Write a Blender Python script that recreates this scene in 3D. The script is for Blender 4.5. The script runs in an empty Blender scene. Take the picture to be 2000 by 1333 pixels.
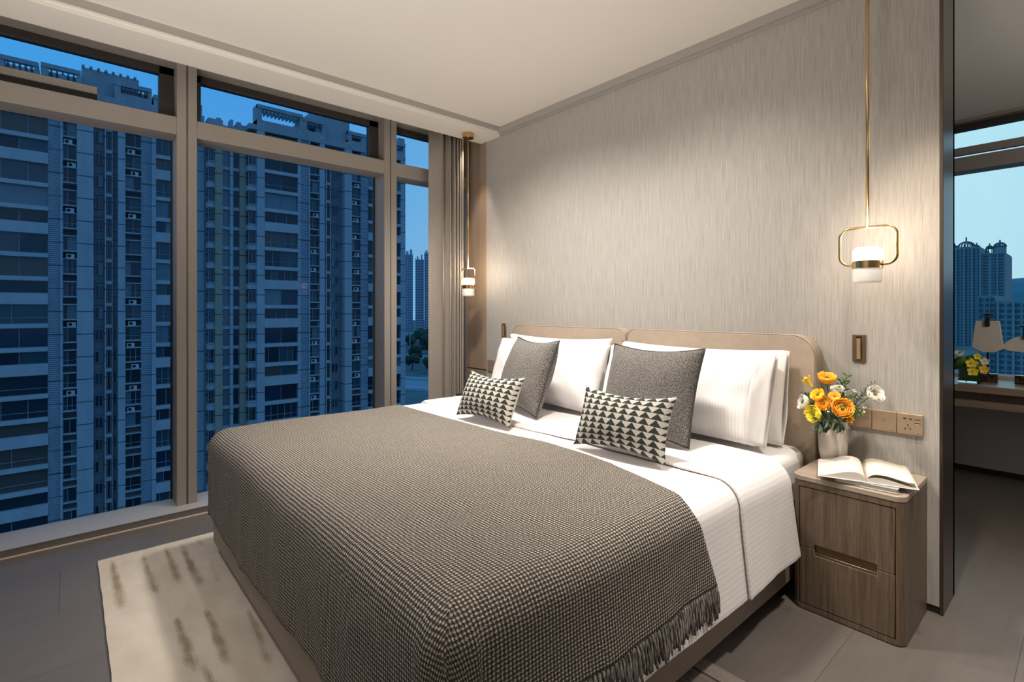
import bpy, bmesh, math, random
from math import pi, sin, cos, radians as R_
from mathutils import Vector, Matrix, noise

# ------------------------------------------------------------------ camera, world, lights, exposure
SC = bpy.context.scene
COL = SC.collection
random.seed(7)

CAM = Vector((3.536, -2.576, 1.2))
cd = bpy.data.cameras.new('camera'); cam = bpy.data.objects.new('camera', cd); COL.objects.link(cam)
cd.sensor_width = 36.0; cd.lens = 995.5 / 2000 * 36; cd.shift_y = -62.5 / 2000
cd.clip_start = 0.05; cd.clip_end = 3000
cam.location = CAM; cam.rotation_euler = (pi / 2, 0, R_(48.947))
SC.camera = cam
vs = SC.view_settings
vs.view_transform = 'Standard'; vs.look = 'None'; vs.gamma = 1.0; vs.exposure = 0.0; vs.use_curve_mapping = False

def make_world():
    w = bpy.data.worlds.new('dusk_sky'); SC.world = w; w.use_nodes = True
    nt = w.node_tree; nt.nodes.clear(); N = nt.nodes.new; L = nt.links.new
    out = N('ShaderNodeOutputWorld'); bg = N('ShaderNodeBackground'); bg.inputs[1].default_value = 1.0
    tc = N('ShaderNodeTexCoord'); sep = N('ShaderNodeSeparateXYZ'); L(tc.outputs['Generated'], sep.inputs[0])
    # azimuth term: deep blue towards -X, pale towards +Y (afterglow)
    az = N('ShaderNodeMath'); az.operation = 'MULTIPLY_ADD'; L(sep.outputs[1], az.inputs[0]); az.inputs[1].default_value = 1.0; az.inputs[2].default_value = 0.0
    r = N('ShaderNodeValToRGB'); L(az.outputs[0], r.inputs[0]); e = r.color_ramp.elements
    e[0].position = 0.0; e[0].color = (0.085, 0.47, 0.95, 1)
    e[1].position = 1.0; e[1].color = (0.60, 0.91, 1.0, 1)
    m = r.color_ramp.elements.new(0.30); m.color = (0.085, 0.44, 0.92, 1)
    m = r.color_ramp.elements.new(0.55); m.color = (0.19, 0.60, 0.97, 1)
    # horizon paling
    h = N('ShaderNodeMapRange'); L(sep.outputs[2], h.inputs[0]); h.inputs[1].default_value = 0.0; h.inputs[2].default_value = 0.42
    h.inputs[3].default_value = 0.55; h.inputs[4].default_value = 0.0
    hz = N('ShaderNodeMath'); hz.operation = 'MULTIPLY'; L(h.outputs[0], hz.inputs[0])
    mx = N('ShaderNodeMapRange'); L(sep.outputs[1], mx.inputs[0]); mx.inputs[1].default_value = -0.2; mx.inputs[2].default_value = 0.8; mx.inputs[3].default_value = 0.1; mx.inputs[4].default_value = 1.2
    L(mx.outputs[0], hz.inputs[1])
    mix = N('ShaderNodeMix'); mix.data_type = 'RGBA'; L(hz.outputs[0], mix.inputs[0]); L(r.outputs[0], mix.inputs[6]); mix.inputs[7].default_value = (0.56, 0.77, 0.90, 1)
    ex = N('ShaderNodeMapRange'); L(sep.outputs[0], ex.inputs[0]); ex.inputs[1].default_value = -0.1; ex.inputs[2].default_value = 0.7; ex.inputs[3].default_value = 0.0; ex.inputs[4].default_value = 1.0
    # greyer, paler sky on the far side of the building (towards +X)
    mixe = N('ShaderNodeMix'); mixe.data_type = 'RGBA'; L(ex.outputs[0], mixe.inputs[0]); L(mix.outputs[2], mixe.inputs[6]); mixe.inputs[7].default_value = (0.15, 0.345, 0.62, 1)
    L(mixe.outputs[2], bg.inputs[0]); L(bg.outputs[0], out.inputs[0])
make_world()

def light(name, kind, loc, energy, color, target=None, size=0.1, spot=None, blend=0.6, size_y=None):
    d = bpy.data.lights.new(name, kind); d.energy = energy; d.color = color
    if kind == 'AREA':
        d.size = size
        if size_y: d.shape = 'RECTANGLE'; d.size_y = size_y
    else:
        d.shadow_soft_size = size
    if kind == 'SPOT': d.spot_size = R_(spot); d.spot_blend = blend
    o = bpy.data.objects.new(name, d); COL.objects.link(o); o.location = loc
    if target is not None:
        o.rotation_euler = (Vector(target) - Vector(loc)).to_track_quat('-Z', 'Y').to_euler()
    return o
WARM = (1.0, 0.82, 0.64); WARM2 = (1.0, 0.92, 0.84)
# recessed ceiling downlights over the bed and beside it
light('downlight_spot', 'SPOT', (1.10, -1.05, 2.60), 190, WARM2, (1.15, -0.60, 0.6), 0.10, 128, 1.0)
light('downlight_spot', 'SPOT', (2.15, -1.10, 2.60), 165, WARM2, (2.1, -0.65, 0.6), 0.10, 128, 1.0)
light('downlight_spot', 'SPOT', (1.20, -1.65, 2.60), 36, WARM2, (1.25, -1.35, 0.6), 0.05, 72, 0.9)
light('downlight_spot', 'SPOT', (3.16, -0.62, 2.60), 85, WARM, (3.12, -0.02, 1.02), 0.03, 44, 0.9)
light('downlight_spot', 'SPOT', (0.24, -0.18, 2.54), 24, WARM, (0.20, -0.03, 1.0), 0.03, 46, 0.7)
light('downlight_spot', 'SPOT', (1.0, -2.9, 2.60), 56, WARM2, (1.0, -2.5, 0.0), 0.05, 70, 0.9)
light('downlight_spot', 'SPOT', (3.6, -1.0, 2.60), 180, WARM2, (3.45, -0.7, 0.0), 0.05, 76, 1.0)
light('next_room_fill', 'POINT', (4.5, 0.9, 1.7), 26, WARM2, None, 0.25)  # unseen point light added so the next room is not dark
light('soft_fill', 'AREA', (3.0, -3.1, 2.3), 11, WARM2, (1.9, -1.0, 0.7), 1.6, size_y=1.2)  # added soft fill outside the view, not a fixture of the room
light('ceiling_fill_spot', 'SPOT', (2.9, -3.7, 0.35), 250, WARM2, (1.75, -1.85, 2.6), 0.35, 84, 1.0)  # added out of view to brighten the ceiling from below
light('ceiling_fill_spot', 'SPOT', (1.2, -4.2, 0.35), 110, WARM2, (1.0, -2.6, 2.6), 0.35, 84, 1.0)  # second unseen spot, added for the ceiling nearer the window

# ------------------------------------------------------------------ helpers
def tag(o, label=None, cat=None, group=None, kind=None):
    if label: o['label'] = label
    if cat: o['category'] = cat
    if group: o['group'] = group
    if kind: o['kind'] = kind
    return o
def empty(name, loc=(0, 0, 0), rz=0.0):
    o = bpy.data.objects.new(name, None); COL.objects.link(o); o.location = loc; o.rotation_euler = (0, 0, rz); o.empty_display_size = 0.05
    return o
def copy_tree(o, parent=None):
    c = o.copy(); COL.objects.link(c)
    if parent is not None: c.parent = parent
    for ch in list(o.children): copy_tree(ch, c)
    return c
class MB:
    def __init__(s): s.bm = bmesh.new(); s.uv = s.bm.loops.layers.uv.new('uv'); s.mi = 0
    def face(s, vs, mi=None):
        try: f = s.bm.faces.new(vs)
        except ValueError: return None
        f.material_index = s.mi if mi is None else mi
        return f
    def box(s, x0, x1, y0, y1, z0, z1, M=None):
        v = [Vector((x, y, z)) for z in (z0, z1) for y in (y0, y1) for x in (x0, x1)]
        if M: v = [M @ p for p in v]
        v = [s.bm.verts.new(p) for p in v]
        for q in ((0, 2, 3, 1), (4, 5, 7, 6), (0, 1, 5, 4), (2, 6, 7, 3), (0, 4, 6, 2), (1, 3, 7, 5)): s.face([v[i] for i in q])
        return s
    def prism(s, pts, axis, a, b):
        """pts: 2D outline (ccw), extruded along axis from a to b"""
        def P(p, t):
            return {'X': (t, p[0], p[1]), 'Y': (p[0], t, p[1]), 'Z': (p[0], p[1], t)}[axis]
        A = [s.bm.verts.new(P(p, a)) for p in pts]; B = [s.bm.verts.new(P(p, b)) for p in pts]
        n = len(pts)
        s.face(list(reversed(A))); s.face(B)
        for i in range(n): s.face([A[i], A[(i + 1) % n], B[(i + 1) % n], B[i]])
        return s
    def lathe(s, prof, c=(0, 0, 0), n=40, closed=False):
        rings = []
        for r, z in prof:
            if r < 1e-5: rings.append([s.bm.verts.new((c[0], c[1], c[2] + z))])
            else: rings.append([s.bm.verts.new((c[0] + r * cos(2 * pi * k / n), c[1] + r * sin(2 * pi * k / n), c[2] + z)) for k in range(n)])
        for a, b in zip(rings, rings[1:]):
            for k in range(n):
                k2 = (k + 1) % n
                if len(a) == 1 and len(b) == 1: continue
                if len(a) == 1: s.face([a[0], b[k2], b[k]])
                elif len(b) == 1: s.face([a[k], a[k2], b[0]])
                else: s.face([a[k], a[k2], b[k2], b[k]])
        return s
    def tube(s, pts, r, n=10, closed=False, cap=True):
        pts = [Vector(p) for p in pts]; m = len(pts); rad = r if isinstance(r, (list, tuple)) else [r] * m
        rings = []; prev = None
        for i, p in enumerate(pts):
            if closed: d = pts[(i + 1) % m] - pts[i - 1]
            else: d = pts[min(i + 1, m - 1)] - pts[max(i - 1, 0)]
            d.normalize()
            if prev is None:
                a = Vector((0, 0, 1)) if abs(d.z) < 0.9 else Vector((1, 0, 0)); u = d.cross(a).normalized()
            else:
                u = (prev - d * prev.dot(d)); u = u.normalized() if u.length > 1e-6 else d.orthogonal().normalized()
            prev = u; w = d.cross(u)
            rings.append([s.bm.verts.new(p + (u * cos(2 * pi * k / n) + w * sin(2 * pi * k / n)) * rad[i]) for k in range(n)])
        rng = range(m) if closed else range(m - 1)
        for i in rng:
            a, b = rings[i], rings[(i + 1) % m]
            for k in range(n): s.face([a[k], a[(k + 1) % n], b[(k + 1) % n], b[k]])
        if cap and not closed: s.face(list(reversed(rings[0]))); s.face(rings[-1])
        return s
    def grid(s, f, nu, nv, uvf=None, mi=None):
        V = [[s.bm.verts.new(f(i / nu, j / nv)) for j in range(nv + 1)] for i in range(nu + 1)]
        for i in range(nu):
            for j in range(nv):
                fc = s.face([V[i][j], V[i + 1][j], V[i + 1][j + 1], V[i][j + 1]], mi)
                if fc and uvf:
                    for lp, (a, b) in zip(fc.loops, ((i, j), (i + 1, j), (i + 1, j + 1), (i, j + 1))): lp[s.uv].uv = uvf(a / nu, b / nv)
        return V
    def build(s, name, mat, parent=None, smooth=False, bevel=0, seg=2, angle=35, loc=None, auto=None):
        me = bpy.data.meshes.new(name)
        bmesh.ops.recalc_face_normals(s.bm, faces=s.bm.faces[:])
        s.bm.to_mesh(me); s.bm.free()
        for m in (mat if isinstance(mat, (list, tuple)) else [mat]): me.materials.append(m)
        o = bpy.data.objects.new(name, me); COL.objects.link(o)
        if parent is not None: o.parent = parent
        if loc is not None: o.location = loc
        if bevel:
            b = o.modifiers.new('bevel', 'BEVEL'); b.width = bevel; b.segments = seg; b.limit_method = 'ANGLE'; b.angle_limit = R_(angle)
        if smooth or bevel:
            for p in me.polygons: p.use_smooth = True
            if auto or bevel:
                try: me.set_sharp_from_angle(angle=R_(auto or 40))
                except Exception: pass
        return o

# ------------------------------------------------------------------ materials
def mat(name, col=(0.8, 0.8, 0.8), rough=0.6, metal=0.0, spec=None, build=None, **kw):
    m = bpy.data.materials.new(name); m.use_nodes = True; nt = m.node_tree; b = nt.nodes['Principled BSDF']
    b.inputs['Base Color'].default_value = (*col, 1); b.inputs['Roughness'].default_value = rough; b.inputs['Metallic'].default_value = metal
    if spec is not None: b.inputs['Specular IOR Level'].default_value = spec
    for k, v in kw.items(): b.inputs[k].default_value = v
    if build: build(nt, b)
    return m
def nn(nt, t, **kw):
    n = nt.nodes.new(t)
    for k, v in kw.items(): setattr(n, k, v)
    return n
def mth(nt, op, a, b=None, c=None, clamp=False):
    n = nt.nodes.new('ShaderNodeMath'); n.operation = op; n.use_clamp = clamp
    for i, v in enumerate((a, b, c)):
        if v is None: continue
        if isinstance(v, (int, float)): n.inputs[i].default_value = v
        else: nt.links.new(v, n.inputs[i])
    return n.outputs[0]
def coords(nt, kind='Object', scale=(1, 1, 1), rot=(0, 0, 0)):
    tc = nn(nt, 'ShaderNodeTexCoord'); mp = nn(nt, 'ShaderNodeMapping'); nt.links.new(tc.outputs[kind], mp.inputs[0])
    mp.inputs['Scale'].default_value = scale; mp.inputs['Rotation'].default_value = rot
    return mp.outputs[0]
def noise_n(nt, vec, scale=5, detail=4, rough=0.5, dist=0.0):
    n = nn(nt, 'ShaderNodeTexNoise'); n.inputs['Scale'].default_value = scale; n.inputs['Detail'].default_value = detail
    n.inputs['Roughness'].default_value = rough; n.inputs['Distortion'].default_value = dist; nt.links.new(vec, n.inputs['Vector']); return n.outputs['Fac']
def ramp(nt, fac, stops):
    r = nn(nt, 'ShaderNodeValToRGB'); nt.links.new(fac, r.inputs[0]); e = r.color_ramp.elements
    while len(e) < len(stops): e.new(0.5)
    for el, (p, c) in zip(e, stops): el.position = p; el.color = (*c, 1)
    return r.outputs[0]
def bump(nt, b, h, strength=0.3, dist=0.002):
    n = nn(nt, 'ShaderNodeBump'); n.inputs['Strength'].default_value = strength; n.inputs['Distance'].default_value = dist
    nt.links.new(h, n.inputs['Height']); nt.links.new(n.outputs[0], b.inputs['Normal'])
def streaky(c0, c1, sc, bscale=0.3, kind='Object', lo=0.3, hi=0.7, extra=None, detail=3):
    def f(nt, b):
        v = coords(nt, kind, sc); a = noise_n(nt, v, 1.0, detail, 0.65)
        nt.links.new(ramp(nt, a, [(lo, c0), (hi, c1)]), b.inputs['Base Color'])
        if bscale: bump(nt, b, a, bscale, 0.002)
    return f
def mix_col(nt, fac, a, b):
    m = nn(nt, 'ShaderNodeMix', data_type='RGBA')
    for i, v in ((0, fac), (6, a), (7, b)):
        if isinstance(v, (int, float)): m.inputs[i].default_value = v
        elif isinstance(v, tuple): m.inputs[i].default_value = (*v, 1)
        else: nt.links.new(v, m.inputs[i])
    return m.outputs[2]

def wallpaper_nodes(nt, b):
    v = coords(nt, 'Object', (400, 400, 8)); a = noise_n(nt, v, 1.0, 3, 0.65, 0.3)
    v2 = coords(nt, 'Object', (120, 120, 4.0)); c = noise_n(nt, v2, 1.0, 3, 0.6)
    s = mth(nt, 'MULTIPLY_ADD', a, 0.65, mth(nt, 'MULTIPLY', c, 0.35))
    nt.links.new(ramp(nt, s, [(0.36, (0.315, 0.298, 0.272)), (0.62, (0.470, 0.446, 0.410))]), b.inputs['Base Color'])
    bump(nt, b, s, 0.45, 0.002)
    nt.links.new(ramp(nt, s, [(0.35, (0.62,) * 3), (0.65, (0.40,) * 3)]), b.inputs['Roughness'])
def wood_nodes(c0, c1, vert=True, fine=260, long=7):
    def f(nt, b):
        sc = (fine, fine, long) if vert else (long, fine, fine)
        v = coords(nt, 'Object', sc); a = noise_n(nt, v, 1.0, 3, 0.7)
        v2 = coords(nt, 'Object', tuple(k * 0.22 for k in sc)); c = noise_n(nt, v2, 1.0, 3, 0.5, 0.6)
        s = mth(nt, 'MULTIPLY_ADD', a, 0.6, mth(nt, 'MULTIPLY', c, 0.4))
        nt.links.new(ramp(nt, s, [(0.33, c0), (0.65, c1)]), b.inputs['Base Color']); bump(nt, b, s, 0.2, 0.001)
    return f
def throw_nodes(nt, b):
    uv = nn(nt, 'ShaderNodeUVMap', uv_map='uv'); sep = nn(nt, 'ShaderNodeSeparateXYZ')
    nz = nn(nt, 'ShaderNodeTexNoise'); nz.inputs['Scale'].default_value = 35; nt.links.new(uv.outputs[0], nz.inputs['Vector'])
    ad = nn(nt, 'ShaderNodeVectorMath', operation='MULTIPLY_ADD'); nt.links.new(nz.outputs['Color'], ad.inputs[0]); ad.inputs[1].default_value = (0.0035, 0.0035, 0); nt.links.new(uv.outputs[0], ad.inputs[2])
    nt.links.new(ad.outputs[0], sep.inputs[0])
    P = 0.0094
    x = mth(nt, 'MULTIPLY', sep.outputs[0], 2 * pi / P); y = mth(nt, 'MULTIPLY', sep.outputs[1], 2 * pi / (P * 1.15))
    # offset-row dots
    d = mth(nt, 'MULTIPLY', mth(nt, 'SINE', mth(nt, 'MULTIPLY', mth(nt, 'ADD', x, y), 0.5)), mth(nt, 'SINE', mth(nt, 'MULTIPLY', mth(nt, 'SUBTRACT', x, y), 0.5)))
    n2 = nn(nt, 'ShaderNodeTexNoise'); n2.inputs['Scale'].default_value = 300; n2.inputs['Detail'].default_value = 3; nt.links.new(uv.outputs[0], n2.inputs['Vector'])
    s = mth(nt, 'ADD', mth(nt, 'MULTIPLY', d, 0.8), mth(nt, 'MULTIPLY', mth(nt, 'SUBTRACT', n2.outputs['Fac'], 0.5), 2.6))
    s = mth(nt, 'MULTIPLY_ADD', s, 0.5, 0.5, clamp=True)
    nt.links.new(ramp(nt, s, [(0.31, (0.028, 0.024, 0.020)), (0.56, (0.122, 0.104, 0.085)), (0.82, (0.60, 0.54, 0.45))]), b.inputs['Base Color'])
    bump(nt, b, s, 0.8, 0.004)
def tweed_nodes(nt, b):
    uv = nn(nt, 'ShaderNodeUVMap', uv_map='uv')
    def str_(sc):
        mp = nn(nt, 'ShaderNodeMapping'); nt.links.new(uv.outputs[0], mp.inputs[0]); mp.inputs['Scale'].default_value = sc
        return noise_n(nt, mp.outputs[0], 1.0, 2, 0.6)
    a = str_((520, 170, 1)); c = str_((170, 520, 1)); s = mth(nt, 'MAXIMUM', a, c)
    nt.links.new(ramp(nt, s, [(0.48, (0.040, 0.038, 0.037)), (0.56, (0.14, 0.13, 0.12)), (0.68, (0.50, 0.46, 0.41))]), b.inputs['Base Color'])
    bump(nt, b, s, 0.8, 0.003)
def tri_nodes(nt, b):
    uv = nn(nt, 'ShaderNodeUVMap', uv_map='uv'); sep = nn(nt, 'ShaderNodeSeparateXYZ')
    nz = nn(nt, 'ShaderNodeTexNoise'); nz.inputs['Scale'].default_value = 230; nt.links.new(uv.outputs[0], nz.inputs['Vector'])
    ad = nn(nt, 'ShaderNodeVectorMath', operation='MULTIPLY_ADD'); nt.links.new(nz.outputs['Color'], ad.inputs[0]); ad.inputs[1].default_value = (0.004, 0.004, 0); nt.links.new(uv.outputs[0], ad.inputs[2])
    nt.links.new(ad.outputs[0], sep.inputs[0])
    fx = mth(nt, 'FRACT', mth(nt, 'MULTIPLY', sep.outputs[0], 1 / 0.047)); fy = mth(nt, 'FRACT', mth(nt, 'MULTIPLY', sep.outputs[1], 1 / 0.0265))
    dark = mth(nt, 'LESS_THAN', mth(nt, 'ABSOLUTE', mth(nt, 'SUBTRACT', fx, 0.5)), mth(nt, 'MULTIPLY', mth(nt, 'SUBTRACT', 1.0, fy), 0.52))
    n2 = nn(nt, 'ShaderNodeTexNoise'); n2.inputs['Scale'].default_value = 600; nt.links.new(uv.outputs[0], n2.inputs['Vector'])
    cr = ramp(nt, n2.outputs['Fac'], [(0.3, (0.44, 0.41, 0.36)), (0.7, (0.63, 0.595, 0.53))])
    dk = ramp(nt, n2.outputs['Fac'], [(0.3, (0.010, 0.014, 0.010)), (0.7, (0.035, 0.042, 0.032))])
    nt.links.new(mix_col(nt, dark, cr, dk), b.inputs['Base Color']); bump(nt, b, n2.outputs['Fac'], 0.5, 0.002)
def stripe_nodes(axis, pitch=0.018, c0=(0.80, 0.77, 0.75), c1=(0.88, 0.855, 0.835)):
    def f(nt, b):
        uv = nn(nt, 'ShaderNodeUVMap', uv_map='uv'); sep = nn(nt, 'ShaderNodeSeparateXYZ'); nt.links.new(uv.outputs[0], sep.inputs[0])
        s = mth(nt, 'MULTIPLY_ADD', mth(nt, 'SINE', mth(nt, 'MULTIPLY', sep.outputs[axis], 2 * pi / pitch)), 2.2, 0.5, clamp=True)
        nt.links.new(mix_col(nt, s, c0, c1), b.inputs['Base Color'])
        nt.links.new(mth(nt, 'MULTIPLY_ADD', s, -0.25, 0.72), b.inputs['Roughness'])
        bump(nt, b, s, 0.12, 0.001)
    return f
def floor_nodes(nt, b):
    tc = nn(nt, 'ShaderNodeTexCoord'); sep = nn(nt, 'ShaderNodeSeparateXYZ'); nt.links.new(tc.outputs['Object'], sep.inputs[0])
    xw = mth(nt, 'MULTIPLY', sep.outputs[0], 1 / 0.42); row = mth(nt, 'FLOOR', xw); fx = mth(nt, 'FRACT', xw)
    off = mth(nt, 'FRACT', mth(nt, 'MULTIPLY', row, 0.37)); yy = mth(nt, 'ADD', mth(nt, 'MULTIPLY', sep.outputs[1], 1 / 1.9), off); fy = mth(nt, 'FRACT', yy)
    ex = mth(nt, 'MINIMUM', fx, mth(nt, 'SUBTRACT', 1, fx)); ey = mth(nt, 'MINIMUM', fy, mth(nt, 'SUBTRACT', 1, fy))
    g = mth(nt, 'MAXIMUM', mth(nt, 'LESS_THAN', ex, 0.0030), mth(nt, 'LESS_THAN', ey, 0.0007))
    v = coords(nt, 'Object', (60, 3.5, 1)); a = noise_n(nt, v, 1.0, 4, 0.6)
    v2 = coords(nt, 'Object', (1.6, 1.1, 1)); c = noise_n(nt, v2, 1.0, 3, 0.6)
    tone = mth(nt, 'FRACT', mth(nt, 'MULTIPLY', mth(nt, 'SINE', mth(nt, 'MULTIPLY_ADD', row, 12.9, mth(nt, 'FLOOR', yy))), 43.7))
    s = mth(nt, 'ADD', mth(nt, 'MULTIPLY', a, 0.35), mth(nt, 'ADD', mth(nt, 'MULTIPLY', c, 0.45), mth(nt, 'MULTIPLY', tone, 0.12)))
    base = ramp(nt, s, [(0.30, (0.108, 0.094, 0.082)), (0.62, (0.142, 0.124, 0.108))])
    nt.links.new(mix_col(nt, g, base, (0.070, 0.060, 0.052)), b.inputs['Base Color']); bump(nt, b, mth(nt, 'SUBTRACT', a, g), 0.08, 0.001)
def rug_nodes(nt, b):
    at = nn(nt, 'ShaderNodeAttribute', attribute_name='mark'); v = coords(nt, 'Object', (75, 210, 1)); a = noise_n(nt, v, 1.0, 5, 0.85, 1.0)
    v2 = coords(nt, 'Object', (4, 7, 1)); c = noise_n(nt, v2, 1.0, 4, 0.6)
    v3 = coords(nt, 'Object', (300, 300, 1)); d = noise_n(nt, v3, 1.0, 2, 0.6)
    base = ramp(nt, mth(nt, 'MULTIPLY_ADD', c, 0.7, mth(nt, 'MULTIPLY', d, 0.3)), [(0.35, (0.49, 0.425, 0.35)), (0.62, (0.60, 0.535, 0.45))])
    k = mth(nt, 'MULTIPLY', mth(nt, 'SUBTRACT', mth(nt, 'ADD', mth(nt, 'MULTIPLY', at.outputs['Fac'], 0.75), a), 0.72), 2.4, clamp=True)
    nt.links.new(mix_col(nt, mth(nt, 'MULTIPLY', k, 0.90), base, (0.25, 0.185, 0.12)), b.inputs['Base Color']); bump(nt, b, d, 0.5, 0.003)
def facade_nodes(c0, c1, pitch=3.0, z0=0.3, line=True, louv=False):
    def f(nt, b):
        tc = nn(nt, 'ShaderNodeTexCoord'); sep = nn(nt, 'ShaderNodeSeparateXYZ'); nt.links.new(tc.outputs['Object'], sep.inputs[0])
        v = coords(nt, 'Object', (0.3, 0.6, 0.15)); a = noise_n(nt, v, 1.0, 5, 0.7)
        col = ramp(nt, a, [(0.3, c0), (0.7, c1)])
        if louv:
            l = mth(nt, 'FRACT', mth(nt, 'MULTIPLY', sep.outputs[2], 1 / 0.26)); dk = mth(nt, 'LESS_THAN', l, 0.34)
            col = mix_col(nt, dk, col, tuple(k * 0.45 for k in c0))
        if line:
            z = mth(nt, 'FRACT', mth(nt, 'MULTIPLY', mth(nt, 'ADD', sep.outputs[2], 300 - z0), 1 / pitch))
            col = mix_col(nt, mth(nt, 'LESS_THAN', z, 0.045), col, tuple(k * 0.28 for k in c0))
        nt.links.new(col, b.inputs['Base Color'])
    return f

M = {}
M['wallpaper'] = mat('wallpaper', rough=0.5, build=wallpaper_nodes)
M['ceiling'] = mat('ceiling_paint', (0.78, 0.74, 0.68), 0.8)
M['band'] = mat('cove_band', (0.38, 0.355, 0.325), 0.7)
M['paint'] = mat('wall_paint', (0.55, 0.52, 0.48), 0.7)
M['frame'] = mat('taupe_aluminium', (0.30, 0.272, 0.245), 0.42, 0.15)
M['plinth'] = mat('plinth_metal', (0.16, 0.142, 0.125), 0.45, 0.1)
M['sash'] = mat('dark_sash', (0.035, 0.030, 0.027), 0.45)
M['sill'] = mat('pale_sill', (0.38, 0.375, 0.37), 0.35)
M['floor'] = mat('floor_planks', rough=0.52, build=floor_nodes)
M['panel'] = mat('brown_panel', rough=0.42, build=wood_nodes((0.26, 0.175, 0.105), (0.37, 0.265, 0.17), True, 160, 2))
M['wood'] = mat('walnut_veneer', rough=0.45, build=wood_nodes((0.075, 0.050, 0.032), (0.185, 0.132, 0.090)))
M['wood_top'] = mat('walnut_top', rough=0.38, build=wood_nodes((0.30, 0.235, 0.18), (0.40, 0.32, 0.25), False, 120, 4))
M['desk_wood'] = mat('desk_wood', rough=0.35, build=wood_nodes((0.25, 0.18, 0.12), (0.34, 0.255, 0.18), False, 120, 4))
M['dark'] = mat('dark_shadow_gap', (0.012, 0.010, 0.009), 0.6)
M['bronze_dark'] = mat('dark_bronze_trim', (0.10, 0.078, 0.062), 0.28, 0.75)
M['brass'] = mat('brushed_brass', (0.62, 0.42, 0.20), 0.26, 1.0)
M['brass_dull'] = mat('satin_brass', (0.45, 0.31, 0.17), 0.5, 0.7)
M['bronze'] = mat('bronze', (0.24, 0.17, 0.11), 0.38, 0.8)
M['plate'] = mat('champagne_plate', (0.42, 0.31, 0.21), 0.42, 0.5)
M['plate_mark'] = mat('plate_marking', (0.22, 0.15, 0.09), 0.5, 0.3)
M['leather'] = mat('taupe_leather', rough=0.42, build=streaky((0.40, 0.325, 0.25), (0.44, 0.36, 0.28), (30, 30, 30), 0.08))
M['rail_leather'] = mat('rail_leather', rough=0.45, build=streaky((0.215, 0.175, 0.138), (0.245, 0.20, 0.158), (30, 30, 30), 0.08))
M['sheet'] = mat('white_sheet', (0.80, 0.785, 0.775), 0.7)
M['duvet'] = mat('striped_white_duvet', rough=0.6, build=stripe_nodes(0))
M['pillow'] = mat('striped_white_pillow', rough=0.6, build=stripe_nodes(0, 0.014))
M['hem'] = mat('pillow_hem', (0.78, 0.75, 0.73), 0.65)
M['throw'] = mat('woven_throw', rough=0.85, build=throw_nodes)
M['fringe'] = mat('throw_fringe', rough=0.85, build=streaky((0.035, 0.030, 0.030), (0.36, 0.32, 0.29), (200, 200, 28), 0.3, lo=0.42, hi=0.64))
M['tweed'] = mat('tweed', rough=0.9, build=tweed_nodes)
M['piping'] = mat('dark_piping', (0.035, 0.034, 0.035), 0.7)
M['tri'] = mat('triangle_knit', rough=0.9, build=tri_nodes)
M['tri_back'] = mat('plain_knit', (0.45, 0.43, 0.38), 0.9)
M['rug'] = mat('cream_rug', rough=0.95, build=rug_nodes)
M['rug2'] = mat('taupe_rug', rough=0.95, build=streaky((0.10, 0.082, 0.068), (0.22, 0.185, 0.155), (9, 30, 1), 0.2))
M['rug2b'] = mat('taupe_rug_border', rough=0.95, build=streaky((0.19, 0.16, 0.135), (0.25, 0.21, 0.18), (50, 50, 1), 0.2))
M['curtain'] = mat('linen_curtain', rough=0.85, build=streaky((0.27, 0.235, 0.205), (0.34, 0.30, 0.26), (300, 300, 40), 0.1))
M['ceramic'] = mat('cream_ceramic', (0.66, 0.60, 0.53), 0.35)
M['paper'] = mat('book_paper', rough=0.8, build=streaky((0.66, 0.60, 0.52), (0.74, 0.68, 0.60), (20, 400, 400), 0.1))
M['book_cover'] = mat('white_cover', (0.68, 0.65, 0.61), 0.5)
M['grey_cover'] = mat('grey_cover', (0.36, 0.37, 0.38), 0.5)
M['black'] = mat('black_plastic', (0.012, 0.012, 0.013), 0.35)
M['stone'] = mat('white_stone', (0.66, 0.59, 0.52), 0.5)
M['marble'] = mat('dark_marble', rough=0.2, build=streaky((0.012, 0.008, 0.006), (0.16, 0.09, 0.05), (40, 40, 40), 0, lo=0.45, hi=0.75))
M['white_panel'] = mat('white_panel', (0.50, 0.47, 0.46), 0.6)
def petal(name, c, c2=None):
    return mat(name, rough=0.6, build=streaky(c, c2 or c, (30, 30, 30), 0.1))
M['p_orange'] = petal('orange_petals', (0.92, 0.34, 0.01), (1.0, 0.50, 0.03))
M['p_yellow'] = petal('yellow_petals', (0.95, 0.52, 0.01), (1.0, 0.70, 0.03))
M['p_lemon'] = petal('lemon_petals', (0.92, 0.72, 0.02), (0.98, 0.85, 0.10))
M['p_peach'] = petal('peach_petals', (0.98, 0.46, 0.03), (1.0, 0.62, 0.10))
M['p_white'] = petal('white_petals', (0.80, 0.77, 0.66), (0.90, 0.87, 0.78))
M['leaf'] = petal('eucalyptus_leaf', (0.035, 0.075, 0.045), (0.09, 0.15, 0.09))
M['leaf2'] = petal('fresh_leaf', (0.07, 0.16, 0.03), (0.14, 0.26, 0.06))
M['stem'] = mat('green_stem', (0.10, 0.16, 0.05), 0.6)
M['bud'] = mat('white_bud', (0.75, 0.75, 0.6), 0.6)
M['moss'] = petal('moss', (0.04, 0.11, 0.012), (0.12, 0.26, 0.03))

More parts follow.
